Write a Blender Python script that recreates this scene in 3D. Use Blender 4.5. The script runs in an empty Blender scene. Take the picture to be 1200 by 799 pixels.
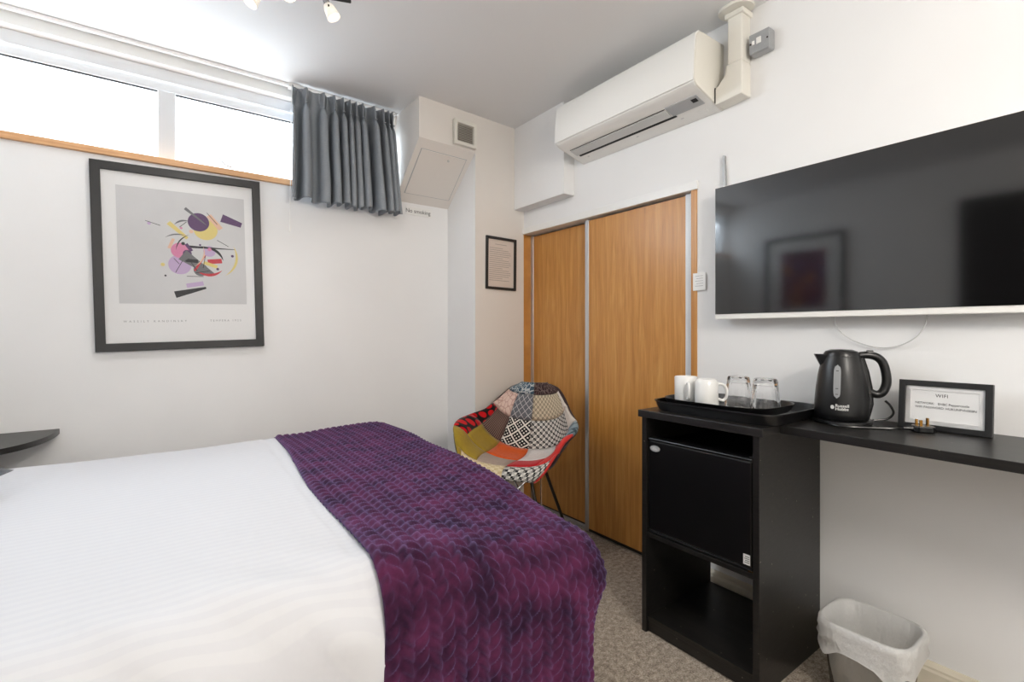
import bpy, bmesh, math, random
from mathutils import Vector, Matrix, noise

random.seed(7)
PI = math.pi
scene = bpy.context.scene
COL = scene.collection

# ------------------------------------------------------------------ camera
F_PX, HORIZON, YAW, EYE = 575.0, 389.0, math.atan(422 / 575.0), 1.12
cam_data = bpy.data.cameras.new('camera')
cam_data.sensor_fit = 'HORIZONTAL'
cam_data.sensor_width = 36.0
cam_data.lens = 36.0 * F_PX / 1200.0
cam_data.shift_y = (HORIZON - 399.5) / 1200.0
cam_data.clip_start = 0.02
cam = bpy.data.objects.new('camera', cam_data)
cam.location = (0, 0, EYE)
cam.rotation_euler = (PI / 2, 0, -YAW)
COL.objects.link(cam)
scene.camera = cam

# ------------------------------------------------------------------ world, light, exposure
world = bpy.data.worlds.new('overcast_sky')
scene.world = world
world.use_nodes = True
bg = world.node_tree.nodes['Background']
bg.inputs[0].default_value = (0.93, 0.97, 1.0, 1)
bg.inputs[1].default_value = 2.6

def area_light(name, loc, rot, sx, sy, energy, color):
    d = bpy.data.lights.new(name, 'AREA')
    d.shape = 'RECTANGLE'; d.size = sx; d.size_y = sy
    d.energy = energy; d.color = color
    o = bpy.data.objects.new(name, d)
    o.location = loc; o.rotation_euler = rot
    COL.objects.link(o)
    return o
# daylight arriving through the high window, just outside its glass
area_light('window_daylight', (0.0, 2.99, 2.17), (math.radians(-46), 0, 0), 2.2, 0.40, 42, (0.84, 0.93, 1.0))
LAMP_A = (1.0, 0.97, 0.94)
LAMP_B = (1.0, 0.94, 0.86)
LAMP_POWER_A = 7.5
LAMP_POWER_B = 18.0

vs = scene.view_settings
vs.view_transform = 'Standard'
vs.look = 'None'
vs.gamma = 1.0
vs.use_curve_mapping = False
vs.exposure = 0.25

# ------------------------------------------------------------------ materials
def lin(c):
    c = c / 255.0
    return c / 12.92 if c <= 0.04045 else ((c + 0.055) / 1.055) ** 2.4
def rgb(r, g, b): return (lin(r), lin(g), lin(b), 1.0)

class NT:
    """tiny node-tree helper"""
    def __init__(s, name):
        s.m = bpy.data.materials.new(name); s.m.use_nodes = True
        s.t = s.m.node_tree; s.b = s.t.nodes['Principled BSDF']
        s.out = s.t.nodes['Material Output']
    def n(s, typ, **kw):
        x = s.t.nodes.new(typ)
        for k, v in kw.items(): setattr(x, k, v)
        return x
    def l(s, a, b): s.t.links.new(a, b)
    def obj(s): return s.n('ShaderNodeTexCoord').outputs['Object']
    def uv(s): return s.n('ShaderNodeTexCoord').outputs['UV']
    def mapping(s, src, scale=(1, 1, 1), rot=(0, 0, 0)):
        m = s.n('ShaderNodeMapping'); s.l(src, m.inputs[0])
        m.inputs['Scale'].default_value = scale; m.inputs['Rotation'].default_value = rot
        return m.outputs[0]
    def noise(s, vec, scale, detail=2, rough=0.5):
        x = s.n('ShaderNodeTexNoise'); s.l(vec, x.inputs['Vector'])
        x.inputs['Scale'].default_value = scale; x.inputs['Detail'].default_value = detail
        x.inputs['Roughness'].default_value = rough
        return x.outputs['Fac']
    def ramp(s, fac, stops):
        r = s.n('ShaderNodeValToRGB'); s.l(fac, r.inputs[0])
        e = r.color_ramp.elements
        while len(e) < len(stops): e.new(0.5)
        for k, (p, c) in enumerate(stops): e[k].position = p; e[k].color = c
        return r.outputs[0]
    def bump(s, height, strength, dist=0.002):
        b = s.n('ShaderNodeBump'); b.inputs['Strength'].default_value = strength
        b.inputs['Distance'].default_value = dist
        s.l(height, b.inputs['Height']); s.l(b.outputs[0], s.b.inputs['Normal'])

def plain(name, c, rough=0.5, metal=0.0, spec=0.5, coat=0.0, var=0.0, vscale=8, bump=0.0, bscale=200, sheen=0.0):
    k = NT(name); b = k.b
    b.inputs['Base Color'].default_value = c
    b.inputs['Roughness'].default_value = rough
    b.inputs['Metallic'].default_value = metal
    b.inputs['Specular IOR Level'].default_value = spec
    b.inputs['Coat Weight'].default_value = coat
    b.inputs['Sheen Weight'].default_value = sheen
    if var:
        f = k.noise(k.obj(), vscale, 3)
        d = tuple(min(1, x * (1 - var)) for x in c[:3]) + (1,)
        e = tuple(min(1, x * (1 + var)) for x in c[:3]) + (1,)
        k.l(k.ramp(f, [(0.3, d), (0.7, e)]), b.inputs['Base Color'])
    if bump:
        k.bump(k.noise(k.obj(), bscale, 2), bump)
    return k.m

M = {}
M['wall'] = plain('wall_paint', rgb(241, 241, 241), 0.75, spec=0.3, var=0.012, vscale=3, bump=0.06, bscale=260)
M['ceiling'] = plain('ceiling_paint', rgb(240, 240, 240), 0.8, spec=0.25, bump=0.05, bscale=200)
M['beigewall'] = plain('warm_wall_paint', rgb(233, 228, 222), 0.75, spec=0.3, bump=0.06, bscale=260)
M['gloss_white'] = plain('white_gloss_paint', rgb(240, 240, 238), 0.3, spec=0.5)
M['upvc'] = plain('white_window_plastic', rgb(228, 231, 234), 0.3)
M['skirting'] = plain('skirting_paint', rgb(226, 218, 200), 0.4, var=0.03)
M['black_wood'] = None
M['silver'] = plain('satin_aluminium', rgb(205, 206, 208), 0.32, metal=0.75)
M['chrome'] = plain('chrome', rgb(200, 200, 202), 0.12, metal=1.0)
M['darksteel'] = plain('dark_steel', rgb(70, 68, 66), 0.3, metal=0.9)
M['white_plastic'] = plain('white_plastic', rgb(243, 242, 238), 0.35, spec=0.5)
M['cream_plastic'] = plain('cream_plastic', rgb(233, 230, 221), 0.4)
M['grey_plastic'] = plain('grey_plastic', rgb(176, 178, 180), 0.4)
M['lightgrey'] = plain('light_grey_plastic', rgb(206, 206, 204), 0.4)
M['black_plastic'] = plain('black_plastic', rgb(18, 18, 19), 0.28, spec=0.5)
M['black_matte'] = plain('black_matte', rgb(14, 14, 15), 0.6)
M['black_frame'] = plain('black_frame', rgb(30, 30, 31), 0.4, var=0.1, vscale=30)
M['fridge'] = plain('fridge_black', rgb(13, 13, 14), 0.3, bump=0.05, bscale=600)
M['screen'] = plain('screen_glass', rgb(10, 10, 11), 0.075, spec=1.0)
M['ceramic'] = plain('white_ceramic', rgb(240, 240, 238), 0.12, spec=0.6)
M['paper'] = plain('paper', rgb(236, 236, 236), 0.6)
M['paper_warm'] = plain('warm_paper', rgb(230, 218, 208), 0.6)
M['ink'] = plain('ink', rgb(40, 40, 42), 0.6)
M['pale_ink'] = plain('pale_ink', rgb(150, 150, 152), 0.6)
M['brass'] = plain('brass', rgb(190, 140, 70), 0.25, metal=1.0)
M['metal_grey'] = plain('grey_painted_steel', rgb(168, 170, 172), 0.4, metal=0.3, var=0.05, vscale=40)
M['dark_void'] = plain('dark_brown_door', rgb(26, 22, 20), 0.5)
M['curtain'] = None
M['grey_fabric'] = plain('charcoal_fabric', rgb(70, 72, 76), 0.9, bump=0.3, bscale=900, sheen=0.3)
M['divan'] = plain('divan_fabric', rgb(92, 90, 92), 0.9, bump=0.2, bscale=700)
M['mattress'] = plain('mattress_ticking', rgb(232, 232, 230), 0.8)
M['white_label'] = plain('white_label', rgb(214, 214, 212), 0.5)

def mat_oak():
    k = NT('oak_veneer')
    v = k.mapping(k.obj(), (1.0, 9.0, 0.55))
    n1 = k.noise(v, 2.6, 6, 0.62); k.t.nodes[-1].inputs['Distortion'].default_value = 1.6
    v2 = k.mapping(k.obj(), (1.0, 90.0, 2.2))
    n2 = k.noise(v2, 3.0, 3, 0.6)
    w = k.n('ShaderNodeTexWave', wave_type='BANDS', bands_direction='Y')
    k.l(k.mapping(k.obj(), (1.0, 1.0, 0.16)), w.inputs['Vector'])
    w.inputs['Scale'].default_value = 7; w.inputs['Distortion'].default_value = 9
    w.inputs['Detail'].default_value = 3; w.inputs['Detail Scale'].default_value = 0.8
    mx = k.n('ShaderNodeMix'); mx.data_type = 'FLOAT'
    mx.inputs[0].default_value = 0.10
    k.l(n1, mx.inputs[2]); k.l(w.outputs['Fac'], mx.inputs[3])
    c = k.ramp(mx.outputs[0], [(0.25, rgb(184, 122, 54)), (0.5, rgb(206, 146, 74)), (0.75, rgb(220, 166, 96))])
    m2 = k.n('ShaderNodeMix'); m2.data_type = 'RGBA'; m2.blend_type = 'MULTIPLY'
    m2.inputs[0].default_value = 0.55
    k.l(c, m2.inputs[6])
    k.l(k.ramp(n2, [(0.35, (0.74, 0.66, 0.56, 1)), (0.6, (1, 1, 1, 1))]), m2.inputs[7])
    k.l(m2.outputs[2], k.b.inputs['Base Color'])
    k.b.inputs['Roughness'].default_value = 0.36
    k.b.inputs['Coat Weight'].default_value = 0.15
    k.b.inputs['Coat Roughness'].default_value = 0.3
    k.bump(n2, 0.08)
    return k.m
M['oak'] = mat_oak()

def mat_sill():
    k = NT('sill_pine')
    n = k.noise(k.mapping(k.obj(), (3, 60, 60)), 2.0, 4)
    k.l(k.ramp(n, [(0.3, rgb(206, 152, 104)), (0.7, rgb(228, 180, 132))]), k.b.inputs['Base Color'])
    k.b.inputs['Roughness'].default_value = 0.4
    return k.m
M['pine'] = mat_sill()

def mat_blackwood():
    k = NT('black_stained_wood')
    n = k.noise(k.mapping(k.obj(), (14, 2, 40)), 3.0, 4, 0.6)
    k.l(k.ramp(n, [(0.3, rgb(15, 14, 14)), (0.7, rgb(33, 31, 29))]), k.b.inputs['Base Color'])
    k.b.inputs['Roughness'].default_value = 0.36
    k.b.inputs['Specular IOR Level'].default_value = 0.5
    # chipped specks showing pale board
    vo = k.n('ShaderNodeTexNoise'); k.l(k.obj(), vo.inputs['Vector'])
    vo.inputs['Scale'].default_value = 75; vo.inputs['Detail'].default_value = 1
    f = k.ramp(vo.outputs['Fac'], [(0.77, (0, 0, 0, 1)), (0.785, (1, 1, 1, 1))])
    mx = k.n('ShaderNodeMix'); mx.data_type = 'RGBA'
    src = k.b.inputs['Base Color'].links[0].from_socket
    k.l(f, mx.inputs[0]); k.l(src, mx.inputs[6]); mx.inputs[7].default_value = rgb(120, 112, 100)
    k.l(mx.outputs[2], k.b.inputs['Base Color'])
    k.bump(n, 0.1)
    return k.m
M['black_wood'] = mat_blackwood()

def mat_carpet():
    k = NT('carpet')
    a = k.noise(k.obj(), 190, 3, 0.7)
    b = k.noise(k.obj(), 55, 3, 0.6)
    mx = k.n('ShaderNodeMix'); mx.data_type = 'FLOAT'; mx.inputs[0].default_value = 0.45
    k.l(a, mx.inputs[2]); k.l(b, mx.inputs[3])
    k.l(k.ramp(mx.outputs[0], [(0.36, rgb(116, 104, 93)), (0.5, rgb(172, 160, 146)), (0.64, rgb(212, 201, 187))]), k.b.inputs['Base Color'])
    k.b.inputs['Roughness'].default_value = 0.95
    k.b.inputs['Specular IOR Level'].default_value = 0.1
    k.bump(a, 0.9, 0.006)
    return k.m
M['carpet'] = mat_carpet()

def mat_duvet():
    k = NT('white_sateen_stripe')
    w = k.n('ShaderNodeTexWave', wave_type='BANDS', bands_direction='Y')
    k.l(k.obj(), w.inputs['Vector']); w.inputs['Scale'].default_value = 13
    k.l(k.ramp(w.outputs['Fac'], [(0.4, rgb(214, 215, 219)), (0.6, rgb(210, 211, 216))]), k.b.inputs['Base Color'])
    k.l(k.ramp(w.outputs['Fac'], [(0.4, (0.72, 0.72, 0.72, 1)), (0.6, (0.58, 0.58, 0.58, 1))]), k.b.inputs['Roughness'])
    k.b.inputs['Specular IOR Level'].default_value = 0.3
    k.bump(k.noise(k.obj(), 9, 3), 0.25, 0.02)
    return k.m
M['duvet'] = mat_duvet()

def mat_throw():
    k = NT('purple_plush')
    n = k.noise(k.mapping(k.obj(), (1.0, 1.6, 1.0)), 9, 4, 0.65)
    k.l(k.ramp(n, [(0.36, rgb(40, 13, 35)), (0.64, rgb(86, 34, 66))]), k.b.inputs['Base Color'])
    k.b.inputs['Roughness'].default_value = 0.8
    k.b.inputs['Specular IOR Level'].default_value = 0.12
    k.b.inputs['Sheen Weight'].default_value = 0.62
    k.b.inputs['Sheen Roughness'].default_value = 0.5
    k.b.inputs['Sheen Tint'].default_value = rgb(156, 146, 206)
    k.bump(k.noise(k.obj(), 420, 2), 0.25, 0.003)
    return k.m
M['throw'] = mat_throw()

def mat_curtain():
    k = NT('grey_curtain_sateen')
    w = k.noise(k.mapping(k.obj(), (30, 30, 400)), 3, 2)
    k.l(k.ramp(w, [(0.3, rgb(130, 136, 143)), (0.7, rgb(146, 152, 158))]), k.b.inputs['Base Color'])
    k.b.inputs['Roughness'].default_value = 0.42
    k.b.inputs['Specular IOR Level'].default_value = 0.5
    k.bump(w, 0.1)
    return k.m
M['curtain'] = mat_curtain()

def mat_clear(name, tint, gloss=0.06, rough=0.02):
    """thin clear pane: see-through with a faint reflection"""
    k = NT(name)
    tr = k.n('ShaderNodeBsdfTransparent'); tr.inputs[0].default_value = tint
    gl = k.n('ShaderNodeBsdfGlossy'); gl.inputs['Roughness'].default_value = rough
    mx = k.n('ShaderNodeMixShader'); mx.inputs[0].default_value = gloss
    k.l(tr.outputs[0], mx.inputs[1]); k.l(gl.outputs[0], mx.inputs[2])
    k.l(mx.outputs[0], k.out.inputs[0])
    return k.m
M['pane'] = mat_clear('window_pane', (0.97, 0.985, 1, 1), 0.05)
M['picture_glass'] = mat_clear('picture_glass', (0.985, 0.985, 0.985, 1), 0.003, 0.32)
M['clear_bin'] = mat_clear('clear_grey_plastic', (0.62, 0.60, 0.57, 1), 0.12, 0.15)

def mat_glass():
    k = NT('tumbler_glass'); b = k.b
    b.inputs['Base Color'].default_value = (1, 1, 1, 1)
    b.inputs['Roughness'].default_value = 0.02
    b.inputs['Transmission Weight'].default_value = 1.0
    b.inputs['IOR'].default_value = 1.46
    return k.m
M['glass'] = mat_glass()

def mat_liner():
    k = NT('white_bin_liner')
    df = k.n('ShaderNodeBsdfDiffuse'); df.inputs[0].default_value = rgb(246, 246, 245)
    tl = k.n('ShaderNodeBsdfTranslucent'); tl.inputs[0].default_value = rgb(246, 246, 243)
    tr = k.n('ShaderNodeBsdfTransparent')
    gl = k.n('ShaderNodeBsdfGlossy'); gl.inputs['Roughness'].default_value = 0.3
    m1 = k.n('ShaderNodeMixShader'); m1.inputs[0].default_value = 0.35
    m2 = k.n('ShaderNodeMixShader'); m2.inputs[0].default_value = 0.14
    m3 = k.n('ShaderNodeMixShader'); m3.inputs[0].default_value = 0.06
    nz_ = k.noise(k.mapping(k.obj(), (1, 1, .5)), 26, 4, .6); bp_ = k.n('ShaderNodeBump'); bp_.inputs['Strength'].default_value = .9; bp_.inputs['Distance'].default_value = .012
    k.l(nz_, bp_.inputs['Height'])
    for q_ in (df, tl, gl): k.l(bp_.outputs[0], q_.inputs['Normal'])
    k.l(df.outputs[0], m1.inputs[1]); k.l(tl.outputs[0], m1.inputs[2])
    k.l(m1.outputs[0], m2.inputs[1]); k.l(tr.outputs[0], m2.inputs[2])
    k.l(m2.outputs[0], m3.inputs[1]); k.l(gl.outputs[0], m3.inputs[2])
    k.l(m3.outputs[0], k.out.inputs[0])
    return k.m
M['liner'] = mat_liner()

def emit(name, c, s):
    k = NT(name)
    k.b.inputs['Base Color'].default_value = c
    k.b.inputs['Emission Color'].default_value = c
    k.b.inputs['Emission Strength'].default_value = s
    return k.m
M['bulb'] = emit('lit_bulb', (1, 0.9, 0.76, 1), 14)
M['lampglass'] = emit('frosted_lamp_glass', (1.0, 0.93, 0.82, 1), 0.3)

# ------------------------------------------------------------------ mesh helper
class MB:
    def __init__(s): s.v = []; s.f = []; s.uv = None
    def add(s, vs, fs):
        o = len(s.v); s.v += [tuple(p) for p in vs]
        s.f += [tuple(i + o for i in f) for f in fs]; return s
    def box(s, x0, x1, y0, y1, z0, z1):
        x0, x1 = sorted((x0, x1)); y0, y1 = sorted((y0, y1)); z0, z1 = sorted((z0, z1))
        return s.add([(x0, y0, z0), (x1, y0, z0), (x1, y1, z0), (x0, y1, z0), (x0, y0, z1), (x1, y0, z1), (x1, y1, z1), (x0, y1, z1)],
                     [(0, 3, 2, 1), (4, 5, 6, 7), (0, 1, 5, 4), (1, 2, 6, 5), (2, 3, 7, 6), (3, 0, 4, 7)])
    def prism(s, pts, fn, a, b):
        """outline pts (p,q), extruded from a to b, fn(p,q,e)->xyz"""
        n = len(pts)
        vs = [fn(p, q, a) for p, q in pts] + [fn(p, q, b) for p, q in pts]
        fs = [tuple(range(n)), tuple(range(2 * n - 1, n - 1, -1))]
        fs += [(i, i + n, (i + 1) % n + n, (i + 1) % n) for i in range(n)]
        return s.add(vs, fs)
    def lathe(s, prof, n=32, c=(0, 0, 0), fn=None):
        vs = []; fs = []; m = len(prof)
        for i in range(n):
            a = 2 * PI * i / n
            for (r, z) in prof:
                rr = r * (fn(a, z) if fn else 1)
                vs.append((c[0] + rr * math.cos(a), c[1] + rr * math.sin(a), c[2] + z))
        for i in range(n):
            j = (i + 1) % n
            for k in range(m - 1):
                fs.append((i * m + k, j * m + k, j * m + k + 1, i * m + k + 1))
        if prof[0][0] > 1e-6: pass
        return s.add(vs, fs)
    def tube(s, pts, r, n=8, cap=True):
        pts = [Vector(p) for p in pts]; rs = r if isinstance(r, (list, tuple)) else [r] * len(pts)
        vs = []; fs = []; up = None
        for i, p in enumerate(pts):
            d = (pts[min(i + 1, len(pts) - 1)] - pts[max(i - 1, 0)]).normalized()
            if up is None:
                up = Vector((0, 0, 1)) if abs(d.z) < 0.9 else Vector((1, 0, 0))
            sx = d.cross(up).normalized(); up = sx.cross(d).normalized()
            for k in range(n):
                a = 2 * PI * k / n
                vs.append(p + (sx * math.cos(a) + up * math.sin(a)) * rs[i])
        for i in range(len(pts) - 1):
            for k in range(n):
                fs.append((i * n + k, i * n + (k + 1) % n, (i + 1) * n + (k + 1) % n, (i + 1) * n + k))
        if cap:
            fs.append(tuple(range(n - 1, -1, -1))); b = (len(pts) - 1) * n
            fs.append(tuple(range(b, b + n)))
        return s.add(vs, fs)
    def grid(s, nu, nv, fn):
        vs = [fn(i / (nu - 1), j / (nv - 1)) for j in range(nv) for i in range(nu)]
        fs = [(j * nu + i, j * nu + i + 1, (j + 1) * nu + i + 1, (j + 1) * nu + i) for j in range(nv - 1) for i in range(nu - 1)]
        return s.add(vs, fs)
    def build(s, name, mat, parent=None, smooth=False, bevel=0.0, seg=2, local=False, angle=35, recalc=True):
        off = Vector((0, 0, 0))
        if parent is not None and not local:
            off = parent.location.copy()
            if parent.parent is not None: off += parent.parent.location
        me = bpy.data.meshes.new(name)
        me.from_pydata([tuple(Vector(p) - off) for p in s.v], [], s.f)
        me.validate()
        if recalc:
            bm = bmesh.new(); bm.from_mesh(me)
            bmesh.ops.recalc_face_normals(bm, faces=bm.faces); bm.to_mesh(me); bm.free()
        if smooth:
            for p in me.polygons: p.use_smooth = True
            me.set_sharp_from_angle(angle=math.radians(angle))
        me.materials.append(M[mat] if isinstance(mat, str) else mat)
        o = bpy.data.objects.new(name, me); COL.objects.link(o)
        if parent is not None: o.parent = parent
        if bevel:
            md = o.modifiers.new('bevel', 'BEVEL'); md.width = bevel; md.segments = seg
            md.limit_method = 'ANGLE'; md.angle_limit = math.radians(40)
        return o

def tag(o, label, cat=None, group=None, kind=None):
    if label: o['label'] = label
    if cat: o['category'] = cat
    if group: o['group'] = group
    if kind: o['kind'] = kind
    return o
def thing(name, label, cat, loc=(0, 0, 0), rz=0, group=None, kind=None):
    o = bpy.data.objects.new(name, None); COL.objects.link(o)
    o.location = loc; o.rotation_euler = (0, 0, rz); o.empty_display_size = 0.1
    return tag(o, label, cat, group, kind)
def BX(*a): return MB().box(*a)

def text_mesh(body, size, align='CENTER', spacing=1.0, bold=0.0):
    cu = bpy.data.curves.new('lettering', 'FONT'); cu.body = body; cu.size = size
    cu.align_x = align; cu.align_y = 'CENTER'; cu.space_character = spacing
    cu.offset = bold; cu.extrude = 0.0; cu.resolution_u = 3
    o = bpy.data.objects.new('lettering', cu); COL.objects.link(o)
    bpy.context.view_layer.update()
    me = bpy.data.meshes.new_from_object(o.evaluated_get(bpy.context.evaluated_depsgraph_get()))
    vs = [tuple(v.co) for v in me.vertices]; fs = [tuple(p.vertices) for p in me.polygons]
    bpy.data.objects.remove(o); bpy.data.curves.remove(cu); bpy.data.meshes.remove(me)
    return vs, fs
def lettering(body, size, fn, mat, parent, name='lettering', **kw):
    vs, fs = text_mesh(body, size, **kw)
    return MB().add([fn(x, y) for x, y, z in vs], fs).build(name, mat, parent, recalc=False)

def frame_bars(mb, x0, x1, z0, z1, w, d0, d1, fn):
    """rectangular picture-frame ring in (p,q), depth d0..d1, mapped with fn(p,q,d)"""
    o = [(x0, z0), (x1, z0), (x1, z1), (x0, z1)]; i = [(x0 + w, z0 + w), (x1 - w, z0 + w), (x1 - w, z1 - w), (x0 + w, z1 - w)]
    vs = [fn(p, q, d0) for p, q in o] + [fn(p, q, d0) for p, q in i] + [fn(p, q, d1) for p, q in o] + [fn(p, q, d1) for p, q in i]
    fs = []
    for k in range(4):
        j = (k + 1) % 4
        fs += [(k, j, j + 4, k + 4), (k + 8, k + 12, j + 12, j + 8), (k, k + 8, j + 8, j), (k + 4, j + 4, j + 12, k + 12)]
    return mb.add(vs, fs)

def superellipse(a, b, n, e=4.0):
    out = []
    for i in range(n):
        t = 2 * PI * i / n; c, s = math.cos(t), math.sin(t)
        out.append((a * math.copysign(abs(c) ** (2 / e), c), b * math.copysign(abs(s) ** (2 / e), s)))
    return out

# ================================================================== THE ROOM
XW, XE, YS, YN, ZC = -1.15, 1.95, -1.7, 2.81, 2.42     # walls and ceiling
YB = 2.50                                               # face of the corner pillar
S = dict(kind='structure')

tag(BX(XW - .1, XE + .4, YS - .1, YN + .35, -0.08, 0).build('floor', 'carpet'), 'speckled beige grey carpet floor', 'floor', **S)
tag(BX(XW - .1, XE + .4, YS - .1, YN + .14, ZC, ZC + .08).build('ceiling', 'ceiling'), 'plain white painted ceiling', 'ceiling', **S)
# north wall with the long high window
WX0, WX1, WZ0, WZ1 = XW + 0.02, 1.17, 1.925, 2.368
m = MB().box(XW - .1, XE + .4, YN, YN + .14, 0, WZ0).box(XW - .1, XE + .4, YN, YN + .14, WZ1, ZC)
m.box(XW - .1, WX0, YN, YN + .14, WZ0, WZ1).box(WX1, XE + .4, YN, YN + .14, WZ0, WZ1)
tag(m.build('wall_north', 'wall'), 'white wall under the high window', 'wall', **S)
tag(BX(XW - .1, XW, YS, YN, 0, ZC).build('wall_west', 'wall'), 'white wall behind the head of the bed', 'wall', **S)
tag(BX(XW - .1, XE + .4, YS - .1, YS, 0, ZC).build('wall_south', 'wall'), 'white wall behind the viewpoint', 'wall', **S)
# east wall with wardrobe opening
DY0, DY1, DZ = 1.268, 2.545, 1.79
m = MB().box(XE, XE + .12, YS, DY0, 0, ZC).box(XE, XE + .12, DY0, YN, DZ, ZC)
tag(m.build('wall_east', 'wall'), 'white wall carrying television and wardrobe doors', 'wall', **S)
# closed back of the wardrobe recess
m = MB().box(XE + .3, XE + .36, DY0 - .1, YN, 0, DZ + .1).box(XE + .12, XE + .3, DY0 - .1, DY0 - .04, 0, DZ + .1).box(XE + .12, XE + .3, DY0 - .1, YN, DZ + .03, DZ + .1)
tag(m.build('wall_recess', 'dark_void'), 'dark back of the wardrobe recess behind the sliding doors', 'wall', **S)
# corner pillar (beige face to the room, white cheek)
m = MB().add([(1.545, YN, 0), (1.562, YB, 0), (XE + .4, YB + .055, 0), (XE + .4, YN, 0), (1.545, YN, ZC), (1.562, YB, ZC), (XE + .4, YB + .055, ZC), (XE + .4, YN, ZC)],
             [(0, 3, 2, 1), (4, 5, 6, 7), (0, 1, 5, 4), (1, 2, 6, 5), (2, 3, 7, 6), (3, 0, 4, 7)])
wc_ = m.build('wall_corner', 'beigewall')
wc_.data.materials.append(M['wall'])
for pf in wc_.data.polygons:
    if pf.normal.x < -.9: pf.material_index = 1
tag(wc_, 'cream corner pillar beside the wardrobe', 'wall', **S)
# bulkhead with sloping underside
BX0, BX1 = 1.185, 1.562
YB0 = 2.478
prof_b = [(YN, ZC), (None, ZC), (None, 2.195), (YN, 1.915)]
vs = []
for x, yf in ((BX0, YB0), (BX1 + .006, YB)):
    vs += [(x, YN, ZC), (x, yf, ZC), (x, yf, 2.195), (x, YN, 1.915)]
bulk = MB().add(vs, [(0, 1, 2, 3), (7, 6, 5, 4), (0, 4, 5, 1), (1, 5, 6, 2), (2, 6, 7, 3), (3, 7, 4, 0)]).build('wall_bulkhead', 'beigewall')
tag(bulk, 'white boxed bulkhead with sloping underside beside the curtain', 'wall', **S)
# access hatch on the slope
def slope(x, w, h):
    """x along, w 0..1 down the slope, h proud of it"""
    yf = YB0 + (YB - YB0) * (x - BX0) / (BX1 - BX0)
    p = Vector((x, yf + (YN - yf) * w, 2.195 + (1.915 - 2.195) * w))
    n = Vector((0, -0.28, -0.32)).normalized()
    return p + n * h
def slope_slab(x0, x1, w0, w1, h0, h1):
    return MB().add([slope(x, w, h) for h in (h0, h1) for (x, w) in ((x0, w0), (x1, w0), (x1, w1), (x0, w1))],
                    [(0, 1, 2, 3), (7, 6, 5, 4), (0, 4, 5, 1), (1, 5, 6, 2), (2, 6, 7, 3), (3, 7, 4, 0)])
hatch = slope_slab(1.225, 1.522, 0.145, 0.84, 0.0005, 0.005).build('hatch', 'beigewall', bulk, bevel=.0015)
m = MB()
for a in ((1.221, 1.526, 0.138, 0.147), (1.221, 1.526, 0.838, 0.847), (1.221, 1.2255, 0.138, 0.847), (1.5215, 1.526, 0.138, 0.847)):
    q = slope_slab(*a, 0.0002, 0.0022); m.add(q.v, q.f)
m.build('hatch_gap', 'grey_plastic', bulk)
c = slope(1.41, 0.22, 0.006)
mm = MB(); mm.tube([c, c + Vector((0, -0.28, -0.32)).normalized() * 0.004], 0.007, 12)
mm.build('hatch_button', 'lightgrey', bulk)
# pipe boxing in the corner over the wardrobe
tag(BX(1.87, XE + .02, 2.055, 2.56, 1.90, ZC).build('wall_boxing', 'wall', bevel=.003), 'white pipe boxing above the wardrobe corner', 'wall', **S)

# skirting boards
def skirting(name, label, pts_fn, a, b):
    prof = [(0, 0), (.02, 0), (.02, .075), (.016, .081), (.016, .088), (.009, .096), (.006, .10), (0, .10)]
    return tag(MB().prism(prof, pts_fn, a, b).build(name, 'skirting', smooth=True, angle=20), label, 'baseboard', **S)
skirting('baseboard_east', 'cream moulded skirting board under the desk shelf', lambda p, q, e: (XE - p, e, q), YS, DY0)
skirting('baseboard_north', 'cream moulded skirting board behind the bed', lambda p, q, e: (e, YN - p, q), XW, 1.545)
skirting('baseboard_west', 'cream moulded skirting board at the bed head', lambda p, q, e: (XW + p, e, q), YS, YN)
skirting('baseboard_south', 'cream moulded skirting board behind the viewpoint', lambda p, q, e: (e, YS + p, q), XW, XE)

# ---- window
win = thing('window_1', 'long high white framed window with two panes', 'window', (0, YN + .06, WZ0), **S)
m = MB()
fy0, fy1 = YN + .045, YN + .105
m.box(WX0, WX1, fy0, fy1, 2.262, WZ1).box(WX0, WX1, fy0, fy1, WZ0, WZ0 + .012)
m.box(WX0, WX0 + .05, fy0, fy1, WZ0, WZ1).box(WX1 - .05, WX1, fy0, fy1, WZ0, WZ1)
m.build('window_frame', 'upvc', win, bevel=.004)
BX(.022, .092, fy0 - .012, fy1, WZ0 + .012, 2.262).build('mullion', 'upvc', win, bevel=.004)
for a, b in ((WX0 + .05, .022), (.092, WX1 - .05)):
    BX(a, b, YN + .085, YN + .089, WZ0 + .012, 2.262).build('pane', 'pane', win)
    BX(a, b, fy0 + .006, fy0 + .012, 2.2555, 2.262).build('gasket', 'black_matte', win)
m = MB(); m.tube([(.265, 2.835, 1.985), (.272, 2.825, 1.985), (.283, 2.815, 1.962), (.30, 2.81, 1.948), (.325, 2.81, 1.944)], .0035, 8)
m.build('stay_handle', 'metal_grey', win)
tag(BX(WX0 - .02, WX1 + .02, YN - .018, YN + .06, 1.899, WZ0 + .004).build('trim_1', 'pine', bevel=.003), 'narrow pine window sill above the large poster', 'sill', **S)
# window head band and curtain track
tag(BX(XW, 1.185, YN - .012, YN + .002, WZ1 - .003, ZC - .001).build('trim_2', 'gloss_white', bevel=.003), 'white head board between window and ceiling', 'trim', **S)
trk = thing('curtain_track', 'slim white curtain track fixed along ceiling above window', 'curtain track', (0, 2.76, ZC))
BX(XW + .01, 1.17, 2.752, 2.772, ZC - .016, ZC - .001).build('rail', 'gloss_white', trk, bevel=.002)
BX(.575, .63, 2.742, 2.782, ZC - .022, ZC - .0005).build('bracket', 'gloss_white', trk, bevel=.002)

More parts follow.
